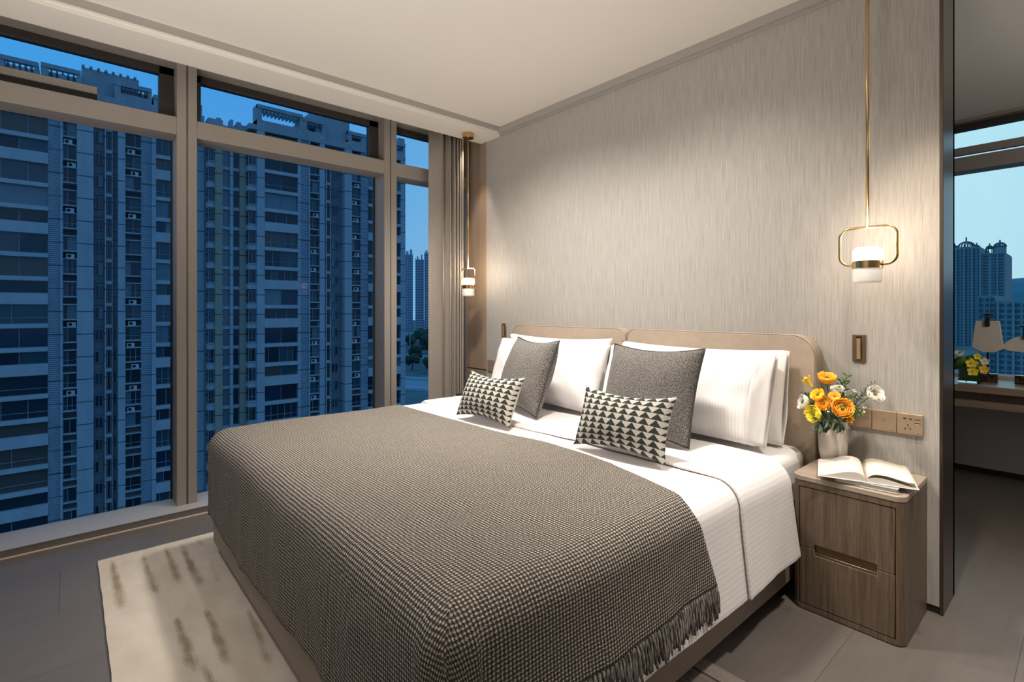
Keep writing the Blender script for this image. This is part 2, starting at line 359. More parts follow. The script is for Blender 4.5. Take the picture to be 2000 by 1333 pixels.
def glass_mat(name, tint, refl=1.0):
    m = bpy.data.materials.new(name); m.use_nodes = True; nt = m.node_tree; nt.nodes.clear(); L = nt.links.new
    o = nn(nt, 'ShaderNodeOutputMaterial'); t = nn(nt, 'ShaderNodeBsdfTransparent'); t.inputs[0].default_value = (*tint, 1)
    g = nn(nt, 'ShaderNodeBsdfGlossy'); g.inputs['Roughness'].default_value = 0.0; g.inputs[0].default_value = (refl, refl, refl, 1)
    fr = nn(nt, 'ShaderNodeFresnel'); fr.inputs[0].default_value = 1.45; mx = nn(nt, 'ShaderNodeMixShader')
    geo = nn(nt, 'ShaderNodeNewGeometry')
    L(fr.outputs[0], mx.inputs[0]); L(t.outputs[0], mx.inputs[1]); L(g.outputs[0], mx.inputs[2]); L(mx.outputs[0], o.inputs[0]); return m
M['glass'] = glass_mat('tinted_window_glass', (0.78, 0.86, 0.93), 0.035)
M['glass2'] = glass_mat('clear_window_glass', (0.93, 0.99, 1.0), 0.05)
M['vase_glass'] = glass_mat('vase_glass', (0.90, 0.94, 0.94), 1.0)
def emis(name, col, st):
    return mat(name, (0.9, 0.88, 0.85), 0.4, **{'Emission Color': (*col, 1), 'Emission Strength': st})
M['lit'] = emis('lit_opal_glass', (1.0, 0.86, 0.68), 6.0)
M['frost'] = mat('frosted_glass', (0.80, 0.76, 0.70), 0.3, **{'Emission Color': (1, 0.88, 0.72, 1), 'Emission Strength': 0.22})

# exterior
C0 = (0.44, 0.47, 0.50); C1 = (0.56, 0.58, 0.60)
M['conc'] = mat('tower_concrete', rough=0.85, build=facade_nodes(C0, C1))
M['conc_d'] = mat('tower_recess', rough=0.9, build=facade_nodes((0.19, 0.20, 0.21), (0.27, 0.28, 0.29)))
M['slab'] = mat('tower_parapet', rough=0.85, build=facade_nodes((0.50, 0.51, 0.52), (0.60, 0.61, 0.62), line=False))
M['louv'] = mat('tower_louvres', rough=0.7, build=facade_nodes((0.36, 0.40, 0.46), (0.46, 0.50, 0.56), louv=True))
M['beige'] = mat('tower_beige', rough=0.85, build=facade_nodes((0.42, 0.36, 0.27), (0.52, 0.45, 0.34)))
M['dkrec'] = mat('dark_recess', (0.03, 0.03, 0.035), 0.9)
M['ac'] = mat('ac_casing', (0.72, 0.74, 0.74), 0.5)
M['roofm'] = mat('roof_concrete', rough=0.9, build=facade_nodes((0.36, 0.38, 0.40), (0.48, 0.50, 0.52), line=False))
GL = [mat('pane_%s' % n, c, 0.12, spec=0.7) for n, c in (('night', (0.008, 0.02, 0.035)), ('teal', (0.03, 0.085, 0.11)), ('dim', (0.015, 0.035, 0.05)), ('curtained', (0.16, 0.24, 0.28)), ('navy', (0.01, 0.03, 0.07)), ('warm', (0.12, 0.09, 0.07)))]
M['wf'] = mat('window_profile', (0.30, 0.33, 0.36), 0.6)
M['far'] = mat('far_tower', rough=0.9, build=facade_nodes((0.50, 0.54, 0.60), (0.62, 0.66, 0.72), line=False))  # pale blue-grey: distance haze is mixed into the colour
M['far2'] = mat('haze_tinted_tower', rough=0.9, build=facade_nodes((0.27, 0.29, 0.30), (0.34, 0.36, 0.37), line=False))  # haze stands in the wall tone, there is no volume
M['far2w'] = mat('haze_tinted_window', (0.10, 0.12, 0.14), 0.6)  # greyed windows, low contrast painted in as haze
M['farw'] = mat('far_window', (0.12, 0.16, 0.22), 0.5)  # lifted towards blue-grey for the same painted haze
M['tree'] = petal('tree_foliage', (0.015, 0.035, 0.02), (0.05, 0.08, 0.035))
M['bark'] = mat('bark', (0.08, 0.06, 0.05), 0.9)
M['ground'] = mat('city_ground', rough=0.95, build=streaky((0.07, 0.09, 0.09), (0.16, 0.18, 0.19), (0.03, 0.05, 1), 0))
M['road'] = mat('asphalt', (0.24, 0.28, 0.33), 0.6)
M['kerb'] = mat('concrete_barrier', (0.55, 0.58, 0.60), 0.8)
M['hillm'] = mat('wooded_hill', rough=1.0, build=streaky((0.10, 0.18, 0.21), (0.16, 0.25, 0.28), (0.02, 0.02, 0.02), 0))  # bluish green carries the haze of distance in its colour

# ------------------------------------------------------------------ the room shell
def struct(o): o['kind'] = 'structure'; return o
X1, YB = 5.4, -4.6          # room extents behind the camera
ZC = 2.627                  # ceiling
YW2 = 2.46                  # far window wall
m = MB(); m.box(-0.17, X1, YB, YW2 + 0.15, -0.12, 0.0); struct(m.build('floor', M['floor']))
m = MB(); m.box(0.455, X1, YB, 0.0, ZC, ZC + 0.1); m.box(0.26, X1, 0.0, YW2 + 0.3, ZC, ZC + 0.1); struct(m.build('ceiling', M['ceiling']))
# dropped soffit beside the window with its stepped inner edge
m = MB(); m.prism([(0.19, 2.564), (0.437, 2.564), (0.437, 2.583), (0.449, 2.583), (0.449, 2.594), (0.449, ZC + 0.05), (0.19, ZC + 0.05)], 'Y', YB, 0.0)
m.box(-0.25, 0.20, YB, 0.6, 2.668, 2.76); struct(m.build('trim_1', M['ceiling'], bevel=0.002, seg=1))
m = MB(); m.box(0.4492, 0.468, YB, -0.030, 2.5945, ZC + 0.02); m.box(0.4492, 3.135, -0.030, -0.013, 2.581, ZC + 0.02); struct(m.build('trim_15', M['band']))
# small cornice along the headboard wall
m = MB(); m.prism([(0.0, 2.566), (-0.012, 2.566), (-0.0125, 2.580), (-0.0125, ZC + 0.02), (0.0, ZC + 0.02)], 'X', 0.437, 3.135); struct(m.build('trim_2', M['band']))
# headboard wall (wallpapered partition), dark base, metal end cap
m = MB(); m.box(0.26, 3.130, 0.0, 0.2, 0.03, ZC + 0.05); struct(m.build('wall_headboard', M['wallpaper']))
m = MB(); m.box(0.26, 3.134, 0.004, 0.2, 0.0, 0.03); struct(m.build('baseboard_headboard', M['dark']))
m = MB(); m.box(3.130, 3.142, -0.003, 0.235, 0.0, ZC + 0.04); m.box(2.9, 3.142, 0.2, 0.235, 0.0, ZC + 0.04); struct(m.build('trim_3', M['bronze_dark'], bevel=0.0015, seg=1))
# wood panel in the curtain pocket
m = MB(); m.box(-0.20, 0.259, 0.0, 0.2, 0.705, 2.70); m.box(-0.20, 0.259, 0.0, 0.2, 0.0, 0.695); m.box(-0.20, 0.259, 0.012, 0.2, 0.69, 0.71); struct(m.build('wall_pocket', M['panel']))
m = MB(); m.box(-0.205, 0.26, 0.009, 0.0115, 0.69, 0.71); struct(m.build('trim_4', M['dark']))
# room walls behind the camera and in the next room
m = MB(); m.box(X1, X1 + 0.1, YB, YW2 + 0.3, 0, ZC + 0.1); struct(m.build('wall_right', M['paint']))
m = MB(); m.box(-0.3, X1 + 0.1, YB - 0.1, YB, 0, ZC + 0.1); struct(m.build('wall_back', M['paint']))
m = MB(); m.box(-0.25, -0.05, 0.2, YW2 + 0.2, -0.1, 2.8); m.box(-0.05, 0.3, 0.2, 0.24, 0, 2.8); struct(m.build('wall_left', M['paint']))

# ---- window wall (X = 0 is the inner face of the profiles)
ZS, ZT0, ZT1, ZH = 0.04, 2.222, 2.325, 2.640
def window(n, y0, y1, sash=True, bar=False):
    """one glazed bay between two mullions"""
    fr = MB()
    fr.box(-0.165, 0.0, y0, y1, ZT0, ZT1)                 # transom
    fr.box(-0.18, 0.0, y0, y1, ZH, 2.70)                  # head
    w = fr.build('window_%d' % n, M['frame'], bevel=0.002, seg=1); struct(w)
    s = MB(); d = 0.046; z0, z1 = ZT1, ZH
    s.box(-0.15, -0.10, y0, y1, z1 - d, z1); s.box(-0.15, -0.10, y0, y1, z0, z0 + 0.014)
    s.box(-0.15, -0.10, y0, y0 + d * 0.8, z0, z1); s.box(-0.15, -0.10, y1 - 0.075, y1, z0, z1)
    s.build('sash', M['sash'], w, bevel=0.002, seg=1)
    g = MB(); g.box(-0.172, -0.168, y0, y1, ZS, ZT0); g.build('pane', M['glass'], w)
    g = MB(); g.box(-0.128, -0.124, y0 + 0.03, y1 - 0.03, z0 + 0.005, z1 - 0.03); g.build('pane', M['glass'], w)
    k = MB(); k.box(-0.168, -0.158, y1 - 0.010, y1, ZS, ZT0); k.build('gasket', M['dark'], w)
    return w
MY = [(-3.420, -3.317), (-2.097, -1.994), (-0.774, -0.671), (0.552, 0.655)]
window(1, MY[0][1], MY[1][0]); window(2, MY[1][1], MY[2][0]); window(3, MY[2][1], -0.02); window(4, -4.6, MY[0][0])
def mullion(n, y0, y1):
    yc = y0 + 0.053; g = 0.004
    m = MB(); m.prism([(-0.20, y0), (0.0, y0), (0.0, yc - g), (-0.012, yc - g), (-0.012, yc + g), (0.0, yc + g), (0.0, y1), (-0.20, y1)], 'Z', ZS, 2.70)
    return struct(m.build('trim_%d' % n, M['frame'], bevel=0.0015, seg=1))
mullion(5, *MY[0]); mullion(6, *MY[1]); mullion(7, *MY[2])
m = MB(); m.box(-0.2, 0.0, -0.02, 0.0, ZS, 2.70); struct(m.build('trim_8', M['frame']))
# low platform sill with a thin pale line at its foot
m = MB(); m.box(-0.174, 0.094, YB, 0.0, -0.02, ZS); struct(m.build('window_sill_plinth', M['plinth'])).name = 'trim_9'
m = MB(); m.box(-0.174, 0.096, YB, 0.0, ZS, ZS + 0.004); struct(m.build('trim_10', M['sill']))
m = MB(); m.box(0.094, 0.099, YB, 0.0, 0.0, 0.006); struct(m.build('trim_11', M['stone']))
# opened vent rail lying across the first top light
m = MB(); m.box(-0.085, -0.045, -3.30, -2.455, 2.372, 2.412); vr = m.build('vent_rail', M['frame'], bevel=0.003)
m = MB(); m.box(-0.105, -0.06, -3.30, -2.455, 2.3255, 2.371); m.build('rail_shadow_slot', M['dark'], vr)
tag(vr, 'taupe vent rail across the lower edge of the leftmost top window', 'window vent')

# ---- window wall of the next room (faces -Y)
def window2():
    fr = MB(); y0, y1 = YW2, YW2 + 0.16
    fr.box(-0.05, X1, y0, y1, 2.232, 2.335); fr.box(-0.05, X1, y0 + 0.02, y1, 2.60, 2.72)
    for x in (1.2, 2.52, 3.84, 5.16): fr.box(x, x + 0.1, y0, y1, 0.72, 2.7)
    w = fr.build('window_5', M['frame'], bevel=0.002, seg=1); struct(w)
    s = MB(); s.box(0, X1, y0 + 0.08, y0 + 0.13, 2.552, 2.60); s.box(0, X1, y0 + 0.06, y0 + 0.10, 2.365, 2.402); s.build('sash', M['sash'], w)
    s = MB(); s.box(0, X1, y0 + 0.045, y0 + 0.058, 2.362, 2.418); s.build('vent_bar', M['frame'], w)
    g = MB(); g.box(0, X1, y1 - 0.01, y1 - 0.006, 0.72, 2.232); g.build('pane', M['glass2'], w)
    g = MB(); g.box(0, X1, y0 + 0.11, y0 + 0.114, 2.33, 2.60); g.build('pane', M['glass2'], w)
    return w
window2()
m = MB(); m.box(-0.05, X1, YW2, YW2 + 0.18, 0.04, 0.72); struct(m.build('wall_next_room', M['white_panel']))
m = MB(); m.box(-0.05, X1, YW2 - 0.006, YW2 + 0.18, 0.0, 0.04); struct(m.build('baseboard_next_room', M['dark']))

# ------------------------------------------------------------------ rugs
def make_rug():
    x0, x1, y0, y1 = 0.440, 2.62, -2.470, -0.98
    marks = [((0.464, -2.421), (1.028, -2.414), 1.0), ((0.485, -2.304), (1.052, -2.302), 0.8), ((0.476, -2.209), (0.986, -2.212), 0.9), ((0.478, -2.147), (1.059, -2.146), 1.0),
             ((0.724, -2.063), (1.091, -2.085), 0.55), ((1.186, -2.263), (1.619, -2.262), 1.0), ((1.199, -2.165), (1.661, -2.171), 1.0), ((1.311, -2.037), (1.786, -2.071), 0.75),
             ((1.56, -2.237), (1.95, -2.229), 1.0), ((0.46, -2.070), (0.609, -2.072), 0.5)]
    nu, nv = 218, 150
    m = MB()
    def f(u, v):
        x = x0 + (x1 - x0) * u; y = y0 + (y1 - y0) * v
        e = 0.004 * noise.noise((x * 9, y * 2, 1)) if v == 0 else 0
        return (x, y + e, 0.011 + 0.0012 * noise.noise((x * 12, y * 12, 0)))
    m.grid(f, nu, nv)
    e = [v for v in m.bm.verts]
    # rim down to the floor
    bnd = [ed for ed in m.bm.edges if len(ed.link_faces) == 1]
    r = bmesh.ops.extrude_edge_only(m.bm, edges=bnd)
    for g in r['geom']:
        if isinstance(g, bmesh.types.BMVert): g.co.z = 0.0005
    o = m.build('area_rug', M['rug'], smooth=True, auto=50)
    at = o.data.attributes.new('mark', 'FLOAT', 'POINT')
    vals = []
    for v in o.data.vertices:
        best = 0
        for (a, b, s) in marks:
            A = Vector(a); B = Vector(b); p = Vector((v.co.x, v.co.y)); d = B - A; t = max(-0.05, min(1.05, (p - A).dot(d) / d.length_squared))
            q = A + d * t; dist = (p - q).length; w = 0.034 * (0.55 + 0.7 * max(0, t))
            k = s * max(0, 1 - dist / w) * max(0.0, min(1, (t + 0.05) * 6, (1.05 - t) * 3.5)) * (0.95 + 0.5 * noise.noise((p.x * 14, p.y * 30, 3)))
            best = max(best, k)
        vals.append(best)
    at.data.foreach_set('value', vals)
    return tag(o, 'cream rug with brown feathered brush marks, under the foot of the bed', 'rug')
make_rug()
m = MB(); m.box(2.63, 3.35, -2.4, -1.012, 0.0005, 0.010); r2 = m.build('bedside_rug', M['rug2'], bevel=0.002)
m = MB(); m.box(2.63, 3.40, -1.006, -0.945, 0.0005, 0.012); m.build('border', M['rug2b'], r2, bevel=0.003)
m = MB(); m.tube([(2.63, -1.009, 0.012), (3.40, -1.009, 0.012)], 0.003, 8); m.build('piping', M['rug2b'], r2)
tag(r2, 'dark taupe rug with a plain border at the right side of the bed', 'rug')

# ------------------------------------------------------------------ bed
BX0, BX1, BYF, BYH = 0.672, 2.700, -2.045, -0.07
bed = empty('bed', (1.69, -1.05, 0)); BM = Matrix.Translation(-Vector((1.69, -1.05, 0)))
def inbed(o): o.parent = bed; o.matrix_parent_inverse = BM; return o
def rrect(x0, x1, y0, y1, r, n=8, corners=(1, 1, 1, 1)):
    pts = []
    for (cx, cy, a0, on) in ((x1 - r, y1 - r, 0, corners[0]), (x0 + r, y1 - r, 90, corners[1]), (x0 + r, y0 + r, 180, corners[2]), (x1 - r, y0 + r, 270, corners[3])):
        if on:
            for k in range(n + 1): a = R_(a0 + 90 * k / n); pts.append((cx + r * cos(a), cy + r * sin(a)))
        else: pts.append((cx + (r if a0 in (0, 270) else -r), cy + (r if a0 in (0, 90) else -r)))
    return pts
m = MB(); m.prism(rrect(BX0, BX1, BYF, BYH, 0.06), 'Z', 0.070, 0.30); inbed(m.build('base', M['rail_leather'], bevel=0.006))
m = MB(); m.prism(rrect(BX0 + 0.09, BX1 - 0.09, BYF + 0.09, BYH - 0.02, 0.02, 3), 'Z', 0.0125, 0.072); inbed(m.build('plinth', M['dark']))
def headboard(x0, x1, rl, rr):
    m = MB(); pts = []
    z0, z1 = 0.16, 1.083
    for k in range(13): a = R_(90 * k / 12); pts.append((x1 - rr + rr * cos(a), z1 - rr + rr * sin(a)))
    for k in range(13): a = R_(90 + 90 * k / 12); pts.append((x0 + rl + rl * cos(a), z1 - rl + rl * sin(a)))
    pts += [(x0, z0), (x1, z0)]
    m.prism(pts, 'Y', -0.082, -0.004)
    o = inbed(m.build('headboard_panel', M['leather'], bevel=0.008, seg=3)); return o, pts
for a, b, rl, rr in ((0.667, 1.700, 0.09, 0.055), (1.706, 2.718, 0.055, 0.10)):
    o, pts = headboard(a, b, rl, rr)
    m = MB(); c = Vector(((a + b) / 2, 0.62))
    P = [Vector((c.x + (p[0] - c.x) * 0.994, -0.0825, c.y + (p[1] - c.y) * 0.994 + 0.001)) for p in pts]
    m.tube(P, 0.0011, 6, closed=True); s = m.build('seam', M['rail_leather'], o); s.matrix_parent_inverse = Matrix.Identity(4)
tag(bed, 'wide low bed with a taupe leather base and two-panel headboard', 'bed')

# mattress in a white fitted sheet
m = MB(); m.prism(rrect(0.70, 2.690, BYF + 0.04, -0.086, 0.07), 'Z', 0.301, 0.585)
mt = m.build('mattress', M['sheet'], bevel=0.045, seg=5, smooth=True)
tag(mt, 'white mattress in a fitted sheet, bare at the head end beside the pillows', 'mattress')

# cloth draped over the box of the bed
def drape(s, t, X0, X1, YF, top, r, flare=0.06, seed=0.0, wr=0.004, fold=0.010, fy=None):
    """s: cloth coordinate across (metres, 0 = centre of bed), t: cloth coordinate along Y measured as world Y on the flat top.
       X0/X1: side planes, YF: foot plane. returns world point."""
    cx = (X0 + X1) / 2; hw = (X1 - X0) / 2 - r
    q = r * pi / 2
    def prof(d):            # d: distance past the start of the rounding -> (horizontal, drop)
        if d <= 0: return d, 0.0
        if d < q: a = d / r; return r * sin(a), r * (1 - cos(a))
        e = d - q; return r + flare * e * (0.5 + min(e, 0.3)), r + e
    dx = abs(s) - hw; sg = 1 if s >= 0 else -1
    dy = (YF + r) - t
    hx, zx = prof(dx); hy, zy = prof(dy)
    if fy is not None and dy > q: hy = r + fy * (dy - q)
    if dx > 0 and dy > 0:
        rho = math.hypot(dx, dy); a = math.atan2(dy, dx)
        k = max(dx, dy) + 0.12 * min(dx, dy)
        h, z = prof(k); h2 = h + 0.02 * sin(2 * a) * min(1, k / 0.2)
        x = cx + sg * (hw + h2 * cos(a)); y = YF + r - (h2 if fy is None else min(h2, r + fy * 0.3) ) * sin(a); drop = z
        side = min(1, z / 0.25)
    else:
        x = cx + sg * (hw + hx) if dx > 0 else cx + s
        y = (YF + r - hy) if dy > 0 else t
        drop = zx + zy; side = min(1, drop / 0.25)
    n1 = noise.noise((s * 2.2 + seed, t * 2.2, 0)); n2 = noise.noise((s * 7 + seed, t * 7, 3))
    z = top - drop + (1 - side) * (wr * n1 * 2 + wr * 0.5 * n2)
    # soft hanging folds on the vertical parts
    if dx > 0 and dy <= 0: x += sg * side * fold * (noise.noise((t * 5 + seed, drop * 1.2, 1)) + 0.4 * noise.noise((t * 13, drop * 2, 2)))
    elif dy > 0 and dx <= 0: y -= side * fold * (noise.noise((s * 5 + seed, drop * 1.2, 1)) + 0.4 * noise.noise((s * 13, drop * 2, 2)))
    elif dx > 0 and dy > 0:
        a = math.atan2(dy, dx); f = side * fold * (noise.noise((a * 4 + seed, drop * 1.2, 1)))
        x += sg * f * cos(a); y -= f * sin(a)
    return Vector((x, y, z))

DX0, DX1 = 0.640, 2.735
def duvet_pt(s, t, lift=0.0, widen=0.0):
    return drape(s, t, DX0 - widen, DX1 + widen, -2.046, 0.598 + lift, 0.085 + lift, 0.10, 2.0, 0.006, 0.008)
W2 = (DX1 - DX0) / 2
def sheet_grid(fpt, s0, s1, t0f, t1f, nu, nv, name, mt_, parent=None, thick=0.012, uvs=(1, 1)):
    m = MB()
    def f(u, v):
        s = s0 + (s1 - s0) * u; a, b = t0f(s), t1f(s); t = a + (b - a) * v; return fpt(s, t)
    def uvf(u, v):
        s = s0 + (s1 - s0) * u; a, b = t0f(s), t1f(s); return (s * uvs[0], (a + (b - a) * v) * uvs[1])
    m.grid(f, nu, nv, uvf)
    o = m.build(name, mt_, parent, smooth=True)
    # orient upwards
    me = o.data; me.calc_loop_triangles()
    if sum(p.normal.z for p in me.polygons) < 0: me.flip_normals()
    so = o.modifiers.new('thickness', 'SOLIDIFY'); so.thickness = thick; so.offset = -1
    if thick > 0.008:
        b = o.modifiers.new('round', 'BEVEL'); b.width = thick * 0.45; b.segments = 3; b.limit_method = 'ANGLE'; b.angle_limit = R_(60)
    return o
S_D = W2 - 0.085 + 0.085 * pi / 2 + 0.295       # cloth half width, hangs to z about 0.22
def headline(s):                                # head-side edge of the duvet
    k = max(0, abs(s) - 0.95); return -0.455 + 0.05 * min(1, k * 2.2) + 0.006 * sin(s * 5)
duvet = sheet_grid(lambda s, t: duvet_pt(s, t), -S_D, S_D, lambda s: -2.20, lambda s: headline(s) - 0.02, 150, 96, 'duvet', M['duvet'], thick=0.02)
S_F = S_D + 0.018
fold = sheet_grid(lambda s, t: duvet_pt(s, t, 0.017 if t > -0.845 else 0.017 * max(0, 1 + (t + 0.845) / 0.02), 0.016), -S_F, S_F,
                  lambda s: -0.855 + 0.012 * sin(s * 3.1) + 0.05 * max(0, abs(s) - 1.1), headline, 150, 30, 'turned_down_fold', M['duvet'], duvet, thick=0.011)
tag(duvet, 'white duvet with fine satin stripes, turned down below the pillows', 'duvet')

# woven throw with a fringed side
def throw_pt(s, t, lift=0.0):
    p = drape(s, t, DX0 - 0.012, DX1 + 0.012, -2.062, 0.612 + lift, 0.095, 0.10, 5.0, 0.005, 0.012, 0.02)
    return p
TW = (DX1 - DX0) / 2 + 0.012
S_R = TW - 0.095 + 0.095 * pi / 2 + 0.180      # right edge (start of the fringe)
S_L = -(TW - 0.095 + 0.095 * pi / 2 + 0.165)
def thead(s):
    return -1.035 + 0.045 * math.exp(-((s - 0.35) / 0.45) ** 2) - 0.11 * max(0, min(1, (s - 0.62) / 0.4)) + 0.10 * max(0, (s - 1.05) / 0.25) + 0.004 * sin(s * 9)
TF = -2.062 + 0.095 - 0.095 * pi / 2 - 0.312
throw = sheet_grid(throw_pt, S_L, S_R, lambda s: TF + 0.012 * sin(s * 4), thead, 190, 110, 'throw_blanket', M['throw'], thick=0.006)
# fringe along the right edge (and the hidden left edge)
m = MB()
t = TF
rng = random.Random(3)
while t < thead(S_R) - 0.004:
    a = throw_pt(S_R - 0.004, t, 0.0)
    b = throw_pt(S_R + 0.02, t, 0.0); L = 0.082 + rng.uniform(-0.012, 0.010)
    dx = rng.uniform(-0.004, 0.004); pts = []
    for k in range(6):
        q = k / 5; p = throw_pt(S_R - 0.004 + (L + 0.004) * q, t + dx * q + 0.003 * sin(q * 5 + t * 70) * q)
        pts.append(p + Vector((0.003 + 0.003 * q, 0, 0)))
    m.tube(pts, [0.0032, 0.0058, 0.0062, 0.0060, 0.0056, 0.0030], 7)
    t += rng.uniform(0.0115, 0.0155)
tag(m.build('fringe', M['fringe'], throw, smooth=True), kind='stuff')
tag(throw, 'grey-brown woven throw with a fringed side, covering the lower part of the bed', 'throw blanket')

# ------------------------------------------------------------------ cushions and pillows
def cushion_mesh(name, w, h, T, mat_, pin=0.06,pinx=None, power=2.4, n=34, back=None, uvrep=1.0, seed=0.0, wr=0.004, parent=None, droop=0.0):
    m = MB()
    def outline(a, b):
        x = a * w / 2 * (1 - (pin if pinx is None else pinx) * (1 - b * b) * abs(a)); y = b * h / 2 * (1 - pin * 1.1 * (1 - a * a) * abs(b)); return x, y
    def surf(sgn):
        def f(u, v):
            a = -1 + 2 * u; b = -1 + 2 * v
            x, y = outline(a, b)
            th = T / 2 * (max(0, (1 - abs(a) ** power)) * max(0, (1 - abs(b) ** power))) ** 0.5
            nz = wr * noise.noise((x * 9 + seed, y * 9, sgn * 3.0)) * min(1, th / (T * 0.15))
            y2 = y - droop * (1 - a * a) * (0.5 + 0.5 * b)
            return (x, -sgn * (th + nz), y2)
        return f
    def uvf(u, v): return ((u) * w * uvrep, (v) * h * uvrep)
    m.grid(surf(1), n, n, uvf, 0); m.grid(surf(-1), n, n, uvf, 1 if back else 0)
    bmesh.ops.remove_doubles(m.bm, verts=m.bm.verts[:], dist=1e-5)
    o = m.build(name, [mat_] + ([back] if back else []), parent, smooth=True)
    return o, outline
def place(o, c, yaw, lean, h):
    """c: bottom-centre on the bed, cushion leaning back"""
    Mx = Matrix.Translation(Vector(c)) @ Matrix.Rotation(R_(yaw), 4, 'Z') @ Matrix.Rotation(R_(-lean), 4, 'X') @ Matrix.Translation((0, 0, h / 2))
    o.matrix_world = Mx
def piping(o, outline, w, h, r, mat_, name='piping'):
    pts = []
    N = 24
    for i in range(N): pts.append((-1 + 2 * i / N, -1))
    for i in range(N): pts.append((1, -1 + 2 * i / N))
    for i in range(N): pts.append((1 - 2 * i / N, 1))
    for i in range(N): pts.append((-1, 1 - 2 * i / N))
    m = MB(); m.tube([(outline(a, b)[0], 0, outline(a, b)[1]) for a, b in pts], r, 6, closed=True); return m.build(name, mat_, o, smooth=True)

def white_pillow(c, yaw, lean, w, h, T, label, seed, hem=True, power=2.3, pin=0.05):
    o, ol = cushion_mesh('pillow', w, h, T, M['pillow'], pin, pin * 0.6, power, 40, seed=seed, wr=0.016)
    # open pillowcase hem: a flat sleeve past the filling on the right side
    if hem:
        m = MB()
        def f(sg):
            def g(u, v):
                b = -1 + 2 * v; y = b * h / 2 * 0.985; x = w / 2 * (0.90 + 0.15 * u) ; th = 0.012 + 0.055 * (1 - u) * (1 - b * b) + 0.012 * (1 - b * b)
                return (x + 0.006 * noise.noise((y * 6, seed, sg)), -sg * (th + 0.006 * noise.noise((y * 12, u * 3, seed))), y)
            return g
        m.grid(f(1), 8, 20); m.grid(f(-1), 8, 20)
        hm = m.build('hem', M['hem'], o, smooth=True)
        so = hm.modifiers.new('t', 'SOLIDIFY'); so.thickness = 0.003
    place(o, c, yaw, lean, h); tag(o, label, 'pillow', 'white bed pillows'); return o
ZB = 0.615
white_pillow((1.175, -0.200, ZB - 0.02), 1, 9, 0.92, 0.435, 0.12, 'back white pillow at the left, its corner rising behind the front pillow', 1.0, hem=False, pin=0.085)
white_pillow((2.155, -0.200, ZB - 0.02), -1, 9, 0.90, 0.425, 0.12, 'back white pillow at the right, its open hem showing towards the nightstand', 2.0, pin=0.07)
white_pillow((1.235, -0.385, ZB), -1, 19, 0.98, 0.405, 0.18, 'front white pillow at the left, behind the farther tweed cushion', 3.0, hem=False, pin=0.05)
white_pillow((2.170, -0.390, ZB), 2, 20, 0.86, 0.415, 0.17, 'front white striped pillow at the right, behind the nearer tweed cushion', 4.0, pin=0.04)

def tweed_cushion(c, yaw, lean, label, seed, w=0.462, h=0.430):
    o, ol = cushion_mesh('tweed_cushion', w, h, 0.19, M['tweed'], 0.12, 0.055, 2.3, 44, seed=seed, wr=0.006)
    piping(o, ol, w, h, 0.0045, M['piping'])
    place(o, c, yaw, lean, h); return tag(o, label, 'cushion', 'grey tweed cushions')
tweed_cushion((1.365, -0.66, ZB + 0.008), -13, 20, 'square grey tweed cushion with dark piping, the farther one, near the window', 5.0)
tweed_cushion((2.20, -0.660, ZB + 0.008), 3, 20, 'square grey tweed cushion with dark piping, the nearer one, against the right pillow', 6.0)
def tri_cushion(c, yaw, lean, label, seed, w=0.435, h=0.262):
    o, ol = cushion_mesh('lumbar_cushion', w, h, 0.14, M['tri'], 0.19, 0.08, 2.0, 40, back=M['tri_back'], seed=seed, wr=0.004)
    place(o, c, yaw, lean, h); return tag(o, label, 'cushion', 'small triangle patterned cushions')
tri_cushion((1.430, -0.955, 0.615), 2, 24, 'small black and cream triangle cushion in front of the farther tweed cushion', 7.0)
tri_cushion((2.265, -0.915, 0.615), 4, 20, 'small black and cream triangle cushion in front of the nearer tweed cushion', 8.0)

